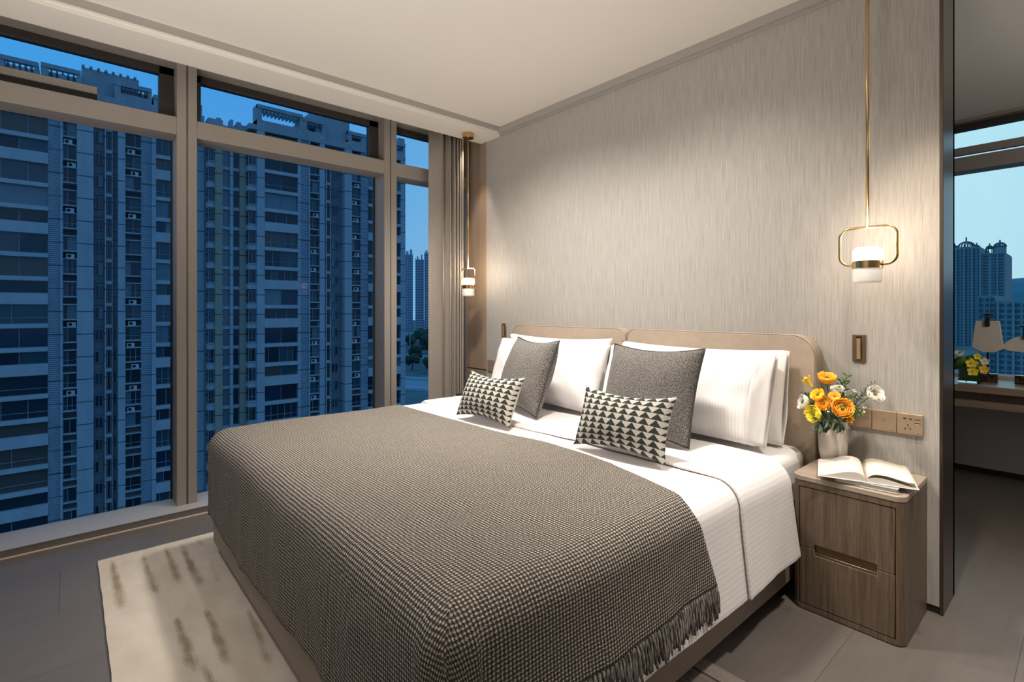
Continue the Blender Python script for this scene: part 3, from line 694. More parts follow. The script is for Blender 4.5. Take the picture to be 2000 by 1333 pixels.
# ------------------------------------------------------------------ nightstands
def nightstand(x0, x1, label):
    root = empty('nightstand', ((x0 + x1) / 2, -0.18, 0)); w = (x1 - x0) / 2
    yf, yb = -0.18, 0.174; H = 0.535
    def body_outline(e=0.0): return rrect(-w + e, w - e, yf + e, yb, 0.035, 8, (0, 0, 1, 1))
    m = MB(); m.prism(body_outline(), 'Z', 0.004, H - 0.022); b = m.build('body', M['wood'], root)
    # pocket behind the drawer fronts
    cut = MB(); cut.box(-w + 0.026, w - 0.026, yf - 0.02, yf + 0.026, 0.022, 0.492); c = cut.build('cutter', M['dark']); c.parent = root
    bo = b.modifiers.new('pocket', 'BOOLEAN'); bo.object = c; bo.operation = 'DIFFERENCE'; bo.solver = 'EXACT'
    dg = bpy.context.evaluated_depsgraph_get(); me = bpy.data.meshes.new_from_object(b.evaluated_get(dg)); b.modifiers.clear(); b.data = me
    bpy.data.objects.remove(c)
    m = MB(); m.prism(rrect(-w - 0.002, w + 0.002, yf - 0.002, yb, 0.036, 8, (0, 0, 1, 1)), 'Z', H - 0.022, H); m.build('top', M['wood_top'], root, bevel=0.003)
    m = MB(); m.box(-w + 0.0262, w - 0.0262, yf + 0.0245, yf + 0.026, 0.0222, 0.4918); m.build('back_panel', M['dark'], root)
    # drawer fronts with one shared recessed pull
    zs = 0.252; px0, px1, pz0, pz1 = -0.103, 0.103, 0.228, 0.270
    def front(z0, z1, name):
        m = MB(); a, bb = -w + 0.029, w - 0.029; y0, y1 = yf + 0.0015, yf + 0.022
        if z0 > 0.1: pts = [(a, z0), (px0, z0), (px0, pz1), (px1, pz1), (px1, z0), (bb, z0), (bb, z1), (a, z1)]
        else: pts = [(a, z0), (bb, z0), (bb, z1), (px1, z1), (px1, pz0), (px0, pz0), (px0, z1), (a, z1)]
        m.prism(pts, 'Y', y0, y1); return m.build(name, M['wood'], root, bevel=0.0015, seg=1)
    up_ = front(zs + 0.0008, 0.489, 'drawer'); lo = front(0.025, zs - 0.0008, 'drawer')
    m = MB(); m.box(px0, px1, yf + 0.016, yf + 0.0235, pz0, pz1); m.box(px0, px1, yf + 0.0035, yf + 0.017, pz0 + 0.0, pz0 + 0.010)
    h = m.build('pull', M['bronze'], lo, bevel=0.001, seg=1)
    tag(root, label, 'nightstand', 'pair of bedside cabinets'); return root
nightstand(2.722, 3.092, 'walnut nightstand under the vase and the open book')
nightstand(0.290, 0.658, 'walnut nightstand half hidden beyond the bed, beside the curtain')
m = MB(); m.prism(rrect(0.32, 0.50, -0.345, -0.12, 0.01), 'Z', 0.5362, 0.552); bk = m.build('tray', M['black'], bevel=0.003)
m = MB(); m.box(0.34, 0.47, -0.30, -0.16, 0.5525, 0.566); m.build('notepad', M['black'], bk, bevel=0.002)
tag(bk, 'black tray lying on the nightstand beside the curtain', 'tray')

# ------------------------------------------------------------------ pendant lamps
def pendant(x, y, label, ztop):
    root = empty('pendant_lamp', (x, y, 1.37)); zo = -1.37
    m = MB(); m.lathe([(0, ztop + zo), (0.045, ztop + zo), (0.045, ztop - 0.038 + zo), (0, ztop - 0.038 + zo)], n=32); m.build('canopy', M['brass'], root, bevel=0.002)
    m = MB(); m.tube([(0, 0, 1.517 + zo), (0, 0, ztop - 0.036 + zo)], 0.006, 12); m.build('rod', M['brass'], root, smooth=True)
    pts = [(p[0], 0, p[1]) for p in rrect(-0.094, 0.094, 1.372 + zo, 1.517 + zo, 0.036, 8)]
    m = MB(); m.tube(pts, 0.0055, 10, closed=True); m.build('loop_frame', M['brass'], root, smooth=True)
    r = 0.049
    m = MB(); m.lathe([(r + 0.0015, 1.358 + zo), (r + 0.0015, 1.386 + zo), (r - 0.003, 1.386 + zo), (r - 0.003, 1.358 + zo), (r + 0.0015, 1.358 + zo)], n=40); m.build('collar', M['brass'], root, smooth=True, auto=30)
    m = MB(); m.lathe([(r, 1.386 + zo), (r, 1.424 + zo), (r - 0.004, 1.434 + zo), (r - 0.012, 1.439 + zo), (0, 1.441 + zo)], n=40); m.build('lit_dome', M['lit'], root, smooth=True)
    m = MB(); m.lathe([(r - 0.001, 1.358 + zo), (r - 0.001, 1.309 + zo), (r - 0.004, 1.302 + zo), (r - 0.010, 1.300 + zo), (r - 0.013, 1.304 + zo), (r - 0.006, 1.31 + zo), (r - 0.006, 1.358 + zo)], n=40); m.build('frosted_shade', M['frost'], root, smooth=True)
    l = light('bulb', 'POINT', (0, 0, 0), 3.0, WARM, size=0.045); l.parent = root; l.location = (0, 0, 1.50 + zo)
    tag(root, label, 'pendant lamp', 'brass pendant lamps'); return root
pendant(2.950, -0.235, 'brass pendant lamp over the nightstand with the flowers, lit on top', 2.625)
pendant(0.330, -0.235, 'brass pendant lamp hanging in the window corner beside the curtain', 2.563)

# ------------------------------------------------------------------ reading lights and socket plates
def reading_light(x, label):
    root = empty('reading_light', (x, 0, 1.032)); w, h = 0.0245, 0.0575
    m = MB(); m.box(-w, w, -0.004, -0.0005, -h, h); m.box(-w, -w * 0.42, -0.008, -0.004, -h, h); m.box(w * 0.42, w, -0.008, -0.004, -h, h)
    m.box(-w * 0.42, w * 0.42, -0.008, -0.004, h - 0.008, h); m.box(-w * 0.42, w * 0.42, -0.008, -0.004, -h, -h + 0.008)
    m.build('housing', M['bronze'], root, bevel=0.0008, seg=1)
    m = MB(); m.box(-w * 0.40, w * 0.40, -0.0045, -0.0042, -h + 0.0082, h - 0.0082); m.build('recess', M['dark'], root)
    m = MB(); m.prism(rrect(-0.0078, 0.0078, -0.017, -0.0048, 0.003, 5), 'Z', -h + 0.010, h - 0.016); m.build('swivel_arm', M['brass_dull'], root, smooth=True, auto=50)
    return tag(root, label, 'reading light', 'recessed bedside reading lights')
reading_light(2.862, 'bronze recessed reading light on the wall right of the headboard')
reading_light(0.487, 'bronze recessed reading light on the wall left of the headboard')
def plate(x0, x1, name, label, kind):
    root = empty(name, ((x0 + x1) / 2, 0, 0.733)); w = (x1 - x0) / 2; h = 0.0425
    m = MB(); m.box(-w, w, -0.011, -0.0004, -h, h); m.build('face_plate', M['plate'], root, bevel=0.002)
    y0, y1 = -0.0116, -0.0111
    m = MB(); m.box(w - 0.020, w - 0.006, y0, y1, -h + 0.006, -h + 0.0085); m.build('small_mark', M['plate_mark'], root)
    if kind == 'socket':
        def hole(x, z, a, b, rot=0):
            m = MB(); m.box(-a, a, y0, y1, -b, b); o = m.build('socket_hole', M['dark'], root); o.location = (x, 0, z); o.rotation_euler = (0, R_(rot), 0)
        hole(-0.016, 0.022, 0.0048, 0.0024); hole(0.003, 0.022, 0.0048, 0.0024)
        hole(-0.006, -0.004, 0.0016, 0.0040); hole(-0.014, -0.018, 0.0016, 0.0040, 35); hole(0.002, -0.018, 0.0016, 0.0040, -35)
        for z in (0.017, 0.003):
            m = MB(); m.box(0.016, 0.034, y0, y1, z, z + 0.006); u = m.build('usb_port', M['dark'], root)
            m = MB(); m.box(0.017, 0.033, y0 - 0.0003, y0, z, z + 0.0022); m.build('port_tongue', M['white_panel'], u)
    elif kind == 'charge':
        m = MB(); m.tube([(0.007 * cos(a), y0, 0.003 + 0.007 * sin(a)) for a in [2 * pi * k / 16 for k in range(16)]], 0.0005, 4, closed=True); m.build('charging_mark', M['plate_mark'], root)
    else:
        m = MB(); m.box(-w + 0.008, w - 0.008, y0, y1, 0.0, 0.0006); m.build('rocker_line', M['plate_mark'], root)
    return tag(root, label, 'wall plate')
plate(2.823, 2.9085, 'switch_plate', 'champagne switch plate partly behind the flowers, leftmost of the three', 'switch')
plate(2.9095, 2.9945, 'charging_plate', 'champagne plate with a faint round mark, between switch and socket plates', 'charge')
plate(2.9955, 3.081, 'wall_socket', 'champagne wall socket with plug holes and two USB slots', 'socket')
m = MB(); m.box(0.285, 0.37, -0.010, -0.0004, 0.695, 0.79); tag(m.build('switch_plate', M['plate'], bevel=0.002), 'champagne wall plate mostly hidden behind the farther tweed cushion', 'wall plate')

# ------------------------------------------------------------------ vase and flowers
VX, VY, VZ = 2.784, -0.076, 0.5362
m = MB(); prof = [(0, 0), (0.040, 0), (0.046, 0.004), (0.054, 0.05), (0.057, 0.10), (0.0565, 0.14), (0.052, 0.185), (0.049, 0.192), (0.045, 0.188), (0.050, 0.14), (0.049, 0.05), (0.040, 0.010), (0, 0.010)]
m.lathe(prof, n=48); vase = m.build('vase', M['ceramic'], smooth=True, auto=60, loc=(VX, VY, VZ)); tag(vase, 'cream ceramic vase of flowers on the nightstand behind the open book', 'vase')

def frame_to(d):
    d = Vector(d).normalized(); return d.to_track_quat('Z', 'Y').to_matrix().to_4x4()
def petal_patch(m, Mx, r, width, a0, a1, az, curl=0.0, n=5, mi=0):
    """a cupped petal: a slice of sphere of radius r between polar angles a0 (base) and a1 (tip)"""
    def f(u, v):
        pol = a0 + (a1 - a0) * v; ww = width * max(0.12, (1 - max(0, (v - 0.55) / 0.45) ** 2.4)) ** 0.5
        a = az + (u - 0.5) * ww; rr = r * (1 + curl * v * v + 0.06 * (2 * u - 1) ** 2)
        return Mx @ Vector((rr * sin(pol) * cos(a), rr * sin(pol) * sin(a), rr * (1 - cos(pol)) * 0.9))
    m.grid(f, n, n, None, mi)
def stem_path(tip, base=None, bend=0.02):
    base = base or (VX + (tip[0] - VX) * 0.15, VY + (tip[1] - VY) * 0.15, VZ + 0.165)
    base = Vector(base); tip = Vector(tip); mid = (base + tip) / 2 + Vector((0, 0, bend)); pts = []
    for k in range(9):
        t = k / 8; pts.append(base * (1 - t) ** 2 + mid * 2 * t * (1 - t) + tip * t * t)
    return pts
def add_stem(root, loc, path, r=0.0016):
    m = MB(); m.tube([p - Vector(loc) for p in path], r, 6); return m.build('stem', M['stem'], root, smooth=True)
def ranunculus(c, d, R, mt_, label, seed, kind='flower', bend=0.015):
    rg = random.Random(seed); c = Vector(c); root = empty('ranunculus_flower', c); Mx = frame_to(d)
    m = MB(); layers = 8
    for L in range(layers):
        q = (L + 1) / layers; n = 4 + L; rr = R * (0.26 + 0.62 * q) ; a1 = 2.55 - 0.85 * q
        for k in range(n):
            az = 2 * pi * k / n + L * 0.7 + rg.uniform(-0.15, 0.15)
            petal_patch(m, Mx @ Matrix.Translation((0, 0, (1 - q) * R * 0.16)), rr * rg.uniform(0.95, 1.05) * 0.72, 2 * pi / n * 1.7, 0.1, a1 + rg.uniform(-0.12, 0.12), az, 0.02 + 0.20 * q * q)
    pt = m.build('petals', mt_, root, smooth=True); so = pt.modifiers.new('t', 'SOLIDIFY'); so.thickness = 0.0006
    m = MB(); bmesh.ops.create_icosphere(m.bm, subdivisions=2, radius=R * 0.12, matrix=Mx @ Matrix.Translation((0, 0, R * 0.66))); m.build('center', M['leaf2'], root, smooth=True)
    m = MB(); bmesh.ops.create_icosphere(m.bm, subdivisions=1, radius=R * 0.22, matrix=Mx @ Matrix.Translation((0, 0, R * 0.03))); m.build('calyx', M['stem'], root, smooth=True)
    add_stem(root, c, stem_path(c + (Mx @ Vector((0, 0, 0))), None, bend), 0.0019)
    return tag(root, label, kind, 'cut flowers in the cream vase')
def freesia(c, d, L, mt_, label, seed):
    rg = random.Random(seed); c = Vector(c); root = empty('trumpet_flower', c); Mx = frame_to(d)
    m = MB()
    for k in range(6):
        az = 2 * pi * k / 6 + rg.uniform(-.1, .1); off = 1.0 if k % 2 else 0.93
        def f(u, v, az=az, off=off):
            z = L * v * off; r = L * (0.06 + 0.12 * v + 0.30 * v ** 4); a = az + (u - 0.5) * (1.25 if v < 0.7 else 1.25 * max(0.12, 1 - ((v - 0.7) / 0.3) ** 2 * 0.88))
            return Mx @ Vector((r * cos(a), r * sin(a), z))
        m.grid(f, 5, 8)
    pt = m.build('petals', mt_, root, smooth=True); so = pt.modifiers.new('t', 'SOLIDIFY'); so.thickness = 0.0006
    add_stem(root, c, stem_path(c, None, 0.01), 0.0017)
    return tag(root, label, 'flower', 'cut flowers in the cream vase')
ranunculus((2.783, -0.150, 0.885), (0.15, -0.35, 1.0), 0.0449, M['p_orange'], 'orange ranunculus standing topmost at the middle of the vase bouquet', 11)
ranunculus((2.934, -0.125, 0.848), (0.65, -0.55, 0.45), 0.0436, M['p_white'], 'white ranunculus with a green heart reaching out at the right of the vase', 12)
ranunculus((2.772, -0.190, 0.826), (-0.25, -0.7, 0.6), 0.0370, M['p_yellow'], 'golden yellow bloom just below the orange topmost flower', 13)
ranunculus((2.792, -0.200, 0.802), (0.0, -0.9, 0.3), 0.0383, M['p_orange'], 'deep orange bloom in the heart of the bouquet', 14)
ranunculus((2.853, -0.200, 0.790), (0.35, -0.85, 0.35), 0.0528, M['p_peach'], 'large apricot ranunculus at the right front of the bouquet, the biggest bloom', 15)
ranunculus((2.725, -0.180, 0.795), (-0.7, -0.6, 0.2), 0.0422, M['p_white'], 'cream white ranunculus at the left edge of the bouquet', 16)
ranunculus((2.772, -0.222, 0.762), (-0.3, -0.9, 0.1), 0.0449, M['p_lemon'], 'lemon yellow ranunculus lowest at the left front over the rim', 17)
ranunculus((2.818, -0.165, 0.823), (0.1, -0.6, 0.7), 0.0290, M['p_peach'], 'small apricot bud between the deep orange and large apricot blooms', 18)
ranunculus((2.805, -0.090, 0.838), (0.1, -0.4, 0.8), 0.0343, M['p_white'], 'small cream bloom behind the golden yellow flower', 19)
freesia((2.742, -0.192, 0.868), (-0.55, -0.15, 0.75), 0.050, M['p_yellow'], 'yellow trumpet flower pointing up at the upper left of the bouquet', 20)
freesia((2.862, -0.185, 0.765), (0.55, -0.5, -0.25), 0.036, M['p_orange'], 'small orange trumpet flower hanging under the large apricot bloom', 21)

def sprig(tip, label, seed, leafsize=0.012, n=6, mt_='leaf', rounds=True, bend=0.02, cat='foliage', spread=1.0):
    leafsize *= 1.4; n = int(n * 1.35)
    rg = random.Random(seed); tip = Vector(tip); path = stem_path(tip, None, bend); root = empty('eucalyptus_sprig', path[0])
    o0 = path[0]; m = MB(); m.tube([p - o0 for p in path], [0.0014] * 8 + [0.0006], 6); m.build('stem', M['stem'], root, smooth=True)
    m = MB()
    for k in range(n):
        t = 0.42 + 0.58 * k / (n - 1); f = t * 8; i = min(7, int(f)); p = path[i].lerp(path[i + 1], f - i) - o0; d = (path[i + 1] - path[i]).normalized()
        side = d.cross(Vector((cos(seed + k * 1.9), sin(seed + k * 1.9), 0.2))).normalized(); L = leafsize * (1.25 - 0.5 * t)
        for s in (1, -1):
            ax = (side * s * spread + d * 0.6).normalized(); w = ax.cross(Vector((0.3, 1, 0.2))).normalized()
            def g(u, v, ax=ax, w=w, L=L, p=p):
                ww = L * (0.62 if rounds else 0.30) * sin(pi * min(1, max(0.02, v))) ** 0.7; return p + ax * (L * 1.9 * v + 0.001) + w * (u - 0.5) * 2 * ww * 0.6 + w.cross(ax) * L * 0.25 * ((2 * u - 1) ** 2 - v * v)
            m.grid(g, 4, 5)
    lv = m.build('leaves', M[mt_], root, smooth=True); so = lv.modifiers.new('t', 'SOLIDIFY'); so.thickness = 0.0005
    return tag(root, label, cat, 'green sprigs in the cream vase')
sprig((2.705, -0.175, 0.818), 'dark leafy sprig drooping at the upper left of the bouquet', 31, 0.013, 6, bend=0.05)
sprig((2.838, -0.085, 0.915), 'tall upright sprig with a green tip at the top of the bouquet', 32, 0.010, 8, 'leaf2')
sprig((2.812, -0.060, 0.885), 'dark sprig just left of the tallest green sprig', 37, 0.012, 7)
sprig((2.930, -0.060, 0.893), 'thin sprig with tiny leaves fanning to the upper right, above the white bloom', 33, 0.008, 9, rounds=False)
sprig((2.905, -0.040, 0.868), 'thin bare-looking sprig against the wall behind the white bloom', 38, 0.007, 8, rounds=False)
sprig((2.880, -0.175, 0.838), 'leafy sprig between the apricot and the white bloom', 34, 0.014, 5)
sprig((2.905, -0.150, 0.782), 'short fresh green sprig with white buds above the switch plate', 35, 0.010, 6, 'leaf2')
sprig((2.782, -0.245, 0.728), 'broad grey-green leaves hanging over the left of the vase rim', 36, 0.022, 4, bend=0.03)
sprig((2.845, -0.215, 0.735), 'broad dark leaves over the right front of the vase rim', 39, 0.020, 4, bend=0.03)
sprig((2.812, -0.235, 0.745), 'dark leaves at the middle of the vase rim under the blooms', 40, 0.020, 4, bend=0.02)
sprig((2.840, -0.130, 0.835), 'dark round leaves in the middle of the bouquet behind the apricot bud', 41, 0.015, 5)
def buds(c, label, seed, n=9, R=0.018):
    rg = random.Random(seed); c = Vector(c); root = empty('white_bud_cluster', c); m = MB(); mb = MB()
    for k in range(n):
        p = Vector((rg.uniform(-R, R), rg.uniform(-R, R), rg.uniform(-R * .6, R))); bmesh.ops.create_icosphere(m.bm, subdivisions=2, radius=rg.uniform(0.0028, 0.0048), matrix=Matrix.Translation(p))
        mb.tube([Vector((0, 0, -R * 1.3)), p * 0.6 + Vector((0, 0, -R * 0.3)), p], 0.0006, 5)
    m.build('buds', M['bud'], root, smooth=True); s = mb.build('stalks', M['stem'], root, smooth=True); add_stem(root, c, stem_path(c + Vector((0, 0, -R * 1.3))), 0.0012)
    return tag(root, label, 'flower', 'cut flowers in the cream vase')
buds((2.828, -0.140, 0.848), 'cluster of tiny white buds in the middle of the bouquet', 51)
buds((2.865, -0.130, 0.850), 'cluster of tiny cream buds right of the middle, beside the tall sprig', 52)
buds((2.906, -0.140, 0.790), 'loose white buds at the lower right, before the wall plates', 53, 6)
buds((2.805, -0.232, 0.778), 'white bud cluster beside the lemon yellow bloom', 54, 5, 0.012)

# ------------------------------------------------------------------ books
def closed_book():
    root = empty('closed_book', (2.965, -0.262, 0.5362), R_(4)); w, d = 0.098, 0.088
    m = MB(); m.box(-w + 0.003, w - 0.004, -d + 0.004, d - 0.004, 0.0025, 0.0155); m.build('page_block', M['paper'], root)
    m = MB(); m.prism([(-w, 0.0), (w, 0.0), (w, 0.0024), (-w + 0.0024, 0.0024), (-w + 0.0024, 0.0156), (w, 0.0156), (w, 0.018), (-w, 0.018)], 'Y', -d, d); m.build('cover', M['grey_cover'], root, bevel=0.0008, seg=1)
    tag(root, 'closed grey book under the open book on the nightstand', 'book')
closed_book()
def open_book():
    root = empty('open_book', (2.937, -0.228, 0.5552), R_(17.8)); h = 0.121; wp = 0.150
    def prof(u, top=True):      # height of the page surface across one half, u from the gutter outwards
        return 0.006 + 0.020 * (sin(pi * min(1, u * 1.15) ** 0.62)) * (1 - 0.25 * u) + 0.004 * (1 - u)
    for sg, nm in ((-1, 'left_pages'), (1, 'right_pages')):
        T = 1.25 if sg < 0 else 0.85
        m = MB(); n = 16
        topv = []; botv = []
        for i in range(n + 1):
            u = i / n; z = 0.004 + (prof(u) - 0.004) * T * (1.0 if sg < 0 else 0.9); x = sg * (0.001 + wp * u); lift = 0.014 * (1 - u) if sg < 0 else 0.002 * u
            zz = z if u < 1 else z - 0.001
            topv.append([m.bm.verts.new((x + (sg * 0.0 if u < 1 else 0), y, zz)) for y in (-h, h)])
            botv.append([m.bm.verts.new((x * 0.985, y, 0.0030)) for y in (-h, h)])
        for i in range(n):
            m.face([topv[i][0], topv[i + 1][0], topv[i + 1][1], topv[i][1]]); m.face([botv[i][0], botv[i][1], botv[i + 1][1], botv[i + 1][0]])
            m.face([topv[i][0], botv[i][0], botv[i + 1][0], topv[i + 1][0]]); m.face([topv[i][1], topv[i + 1][1], botv[i + 1][1], botv[i][1]])
        m.face([topv[n][0], botv[n][0], botv[n][1], topv[n][1]]); m.face([topv[0][0], topv[0][1], botv[0][1], botv[0][0]])
        m.build(nm, M['paper'], root, smooth=True, auto=40)
    # two loose leaves lifting off the right half
    m = MB()
    for k, dz in enumerate((0.004, 0.009)):
        def f(u, v, k=k, dz=dz): return (0.002 + wp * (0.98 - 0.04 * k) * u, -h + 2 * h * v, 0.007 + (prof(u) * 0.95) + dz * u)
        m.grid(f, 14, 2)
    lf = m.build('lifted_leaf', M['paper'], root, smooth=True); so = lf.modifiers.new('t', 'SOLIDIFY'); so.thickness = 0.0003
    m = MB(); m.box(-wp - 0.005, wp + 0.005, -h - 0.004, h + 0.004, 0.0, 0.0028); m.build('cover', M['book_cover'], root, bevel=0.0008, seg=1)
    tag(root, 'open book with cream pages lying on the nightstand before the vase', 'book')
open_book()

# ------------------------------------------------------------------ curtain
def curtain():
    m = MB(); n = 220; pts = []
    for i in range(n + 1):
        t = i / n
        y = -0.418 + 0.245 * t ** 0.85
        ph = 2 * pi * (1.1 * t + 4.6 * t ** 2.6) - 0.9
        amp = 0.040 - 0.008 * t
        pts.append((0.095 + 0.060 * t + amp * sin(ph), y + 0.010 * sin(ph * 2 + 0.6)))
    Z = [0.048, 0.3, 0.7, 1.2, 1.8, 2.3, 2.66]
    V = []
    for j, z in enumerate(Z):
        row = []
        for i, (x, y) in enumerate(pts):
            k = 1 + 0.10 * (1 - z / 2.66); c = 0.095 + 0.060 * i / n
            row.append(m.bm.verts.new((c + (x - c) * k + 0.004 * noise.noise((i * 0.05, z, 1)), y, z)))
        V.append(row)
    for j in range(len(Z) - 1):
        for i in range(n): m.face([V[j][i], V[j][i + 1], V[j + 1][i + 1], V[j + 1][i]])
    o = m.build('curtain', M['curtain'], smooth=True); so = o.modifiers.new('t', 'SOLIDIFY'); so.thickness = 0.003
    tag(o, 'full-length taupe curtain gathered in folds at the end of the windows', 'curtain')
curtain()

# ------------------------------------------------------------------ desk and ornaments in the next room
desk = empty('desk', (3.6, 2.1, 0)); DM = Vector((3.6, 2.1, 0))
def dpart(m, name, mt_, bev=0.002):
    for v in m.bm.verts: v.co -= DM
    return m.build(name, mt_, desk, bevel=bev, seg=1)
m = MB(); m.box(2.45, 4.9, 1.90, 2.435, 0.652, 0.698); dpart(m, 'desk_top', M['desk_wood'])
m = MB(); m.box(2.47, 4.88, 1.955, 2.41, 0.598, 0.651); dpart(m, 'drawer_box', M['wood'])
m = MB(); m.box(2.45, 4.9, 1.90, 2.41, 0.552, 0.597); dpart(m, 'lower_rail', M['desk_wood'])
for x in (2.78, 4.80):
    m = MB(); m.box(x, x + 0.05, 2.36, 2.41, 0.0, 0.5515); dpart(m, 'leg', M['bronze_dark'])
tag(desk, 'long light wood desk under the window of the next room', 'desk')

def moss_vase():
    root = empty('glass_vase', (2.965, 2.09, 0.6985)); a = 0.058; h = 0.118
    m = MB(); t = 0.004
    m.box(-a, a, -a, a, 0, 0.012); m.box(-a, a, -a, -a + t, 0.012, h); m.box(-a, a, a - t, a, 0.012, h); m.box(-a, -a + t, -a + t, a - t, 0.012, h); m.box(a - t, a, -a + t, a - t, 0.012, h)
    m.build('cube', M['vase_glass'], root)
    tag(root, 'square clear glass vase at the left end of the desk', 'vase')
    m = MB(); m.box(-a + 0.006, a - 0.006, -a + 0.006, a - 0.006, 0.014, h - 0.01)
    bmesh.ops.subdivide_edges(m.bm, edges=m.bm.edges[:], cuts=7, use_grid_fill=True)
    for v in m.bm.verts: v.co += Vector((1, 1, 1)) * 0.0012 * noise.noise(v.co * 90)
    for (x, y, z, r) in ((-0.045, -0.02, h + 0.012, 0.042), (0.01, 0.01, h + 0.020, 0.05), (0.03, -0.03, h + 0.0, 0.036), (-0.08, -0.02, h - 0.005, 0.028)):
        b0 = len(m.bm.verts); g = bmesh.ops.create_icosphere(m.bm, subdivisions=4, radius=r, matrix=Matrix.Translation((x, y, z)))
        for v in g['verts']: v.co += (v.co - Vector((x, y, z))).normalized() * 0.006 * noise.noise(v.co * 120)
    mo = m.build('moss', M['moss'], smooth=True, loc=(2.965, 2.09, 0.6985)); tag(mo, 'green moss mounded inside the square glass vase on the desk', 'moss', kind='stuff')
    def orchid(c, mt_, label, seed, R=0.022):
        rt = empty('orchid_bloom', c); m = MB(); Mx = frame_to((0.1, -1, 0.25)); rg = random.Random(seed)
        for k in range(5):
            az = 2 * pi * k / 5 + 0.3 + rg.uniform(-.15, .15)
            def f(u, v, az=az):
                w = R * 0.62 * sin(pi * min(1, 0.1 + 0.88 * v)) ** 0.6; r = R * 1.3 * v; a = (u - 0.5) * 2 * w
                return Mx @ Vector((r * cos(az) - a * sin(az), r * sin(az) + a * cos(az), 0.010 * v * v - 0.004))
            m.grid(f, 4, 5)
        pt = m.build('petals', mt_, rt, smooth=True); so = pt.modifiers.new('t', 'SOLIDIFY'); so.thickness = 0.0006
        m = MB(); bmesh.ops.create_icosphere(m.bm, subdivisions=2, radius=R * 0.22, matrix=Mx @ Matrix.Translation((0, 0, 0.004))); m.build('center', M['p_orange'], rt, smooth=True)
        return tag(rt, label, 'flower', 'yellow orchids in the moss vase')
    P = Vector((2.965, 2.09, 0.6985))
    orchid(P + Vector((0.015, -0.075, 0.135)), M['p_lemon'], 'yellow orchid bloom in the moss, the large left one', 1, 0.026)
    orchid(P + Vector((0.022, -0.082, 0.080)), M['p_lemon'], 'yellow orchid bloom lowest, over the glass vase side', 2, 0.025)
    orchid(P + Vector((0.075, -0.060, 0.100)), M['p_yellow'], 'yellow orchid bloom at the right of the moss', 3, 0.022)
    orchid(P + Vector((0.040, -0.030, 0.180)), M['p_lemon'], 'yellow orchid bloom topmost over the moss', 4, 0.018)
    orchid(P + Vector((0.075, -0.030, 0.150)), M['p_white'], 'cream orchid bloom at the upper right of the moss', 5, 0.020)
    ranunculus_like = Vector((-0.052, -0.04, 0.180))
    rt = empty('white_bloom', P + ranunculus_like); m = MB(); Mx = frame_to((-0.2, -0.5, 0.8))
    for L in range(5):
        q = (L + 1) / 5
        for k in range(5 + L): petal_patch(m, Mx, 0.038 * (0.35 + 0.65 * q) * 0.75, 1.6, 0.1, 2.4 - 1.1 * q, 2 * pi * k / (5 + L) + L, 0.2)
    pt = m.build('petals', M['p_white'], rt, smooth=True); so = pt.modifiers.new('t', 'SOLIDIFY'); so.thickness = 0.0006
    m = MB(); m.tube([(0, 0, 0), (0.02, 0.02, -0.05)], 0.002, 6); m.build('stem', M['stem'], rt)
    tag(rt, 'white bloom at the upper left of the moss in the glass vase', 'flower')
moss_vase()

def sculpture(x, y, outline, zslab, clipz, label, hb=0.058, wb=0.052):
    root = empty('stone_ornament', (x, y, 0.6985)); zo = 0.6985
    m = MB(); m.box(-wb, wb, -0.03, 0.03, 0, hb); m.build('marble_base', M['marble'], root, bevel=0.002)
    m = MB(); m.tube([(0, 0.014, hb - 0.001), (0, 0.014, clipz - zo)], 0.0055, 10); m.build('post', M['black'], root, smooth=True)
    m = MB(); m.prism([(a, b - zo) for a, b in outline], 'Y', -0.012, 0.004); m.build('stone_slab', M['stone'], root, bevel=0.004, seg=3)
    m = MB(); m.box(-0.013, 0.013, -0.026, -0.0125, clipz - zo - 0.085, clipz - zo); m.box(-0.013, 0.013, -0.026, 0.022, clipz - zo - 0.004, clipz - zo + 0.004)
    m.box(-0.026, 0.030, -0.020, -0.014, clipz - zo - 0.006, clipz - zo + 0.002); c = m.build('clip', M['black'], root, bevel=0.0015, seg=1)
    for sx in (-0.006, 0.006):
        m = MB(); bmesh.ops.create_icosphere(m.bm, subdivisions=2, radius=0.0034, matrix=Matrix.Translation((sx, -0.027, clipz - zo - 0.018))); m.build('rivet', M['brass'], c, smooth=True)
    return tag(root, label, 'ornament', 'stone slab ornaments on the desk')
sculpture(3.040, 2.20, [(-0.083, 0.935), (-0.062, 1.118), (0.062, 1.118), (0.083, 0.930), (0.035, 0.903), (-0.03, 0.900)], 1.0, 1.165, 'pale five-sided stone slab hanging from a black clip on the desk')
arc = [(-0.115, 0.945), (-0.085, 0.988), (-0.045, 1.012), (0, 1.022), (0.045, 1.012), (0.085, 0.988), (0.115, 0.945), (0.09, 0.918), (0, 0.908), (-0.09, 0.918)]
sculpture(3.225, 2.22, arc, 0.96, 1.085, 'pale rounded stone slab on a black clip, cut off by the right edge')

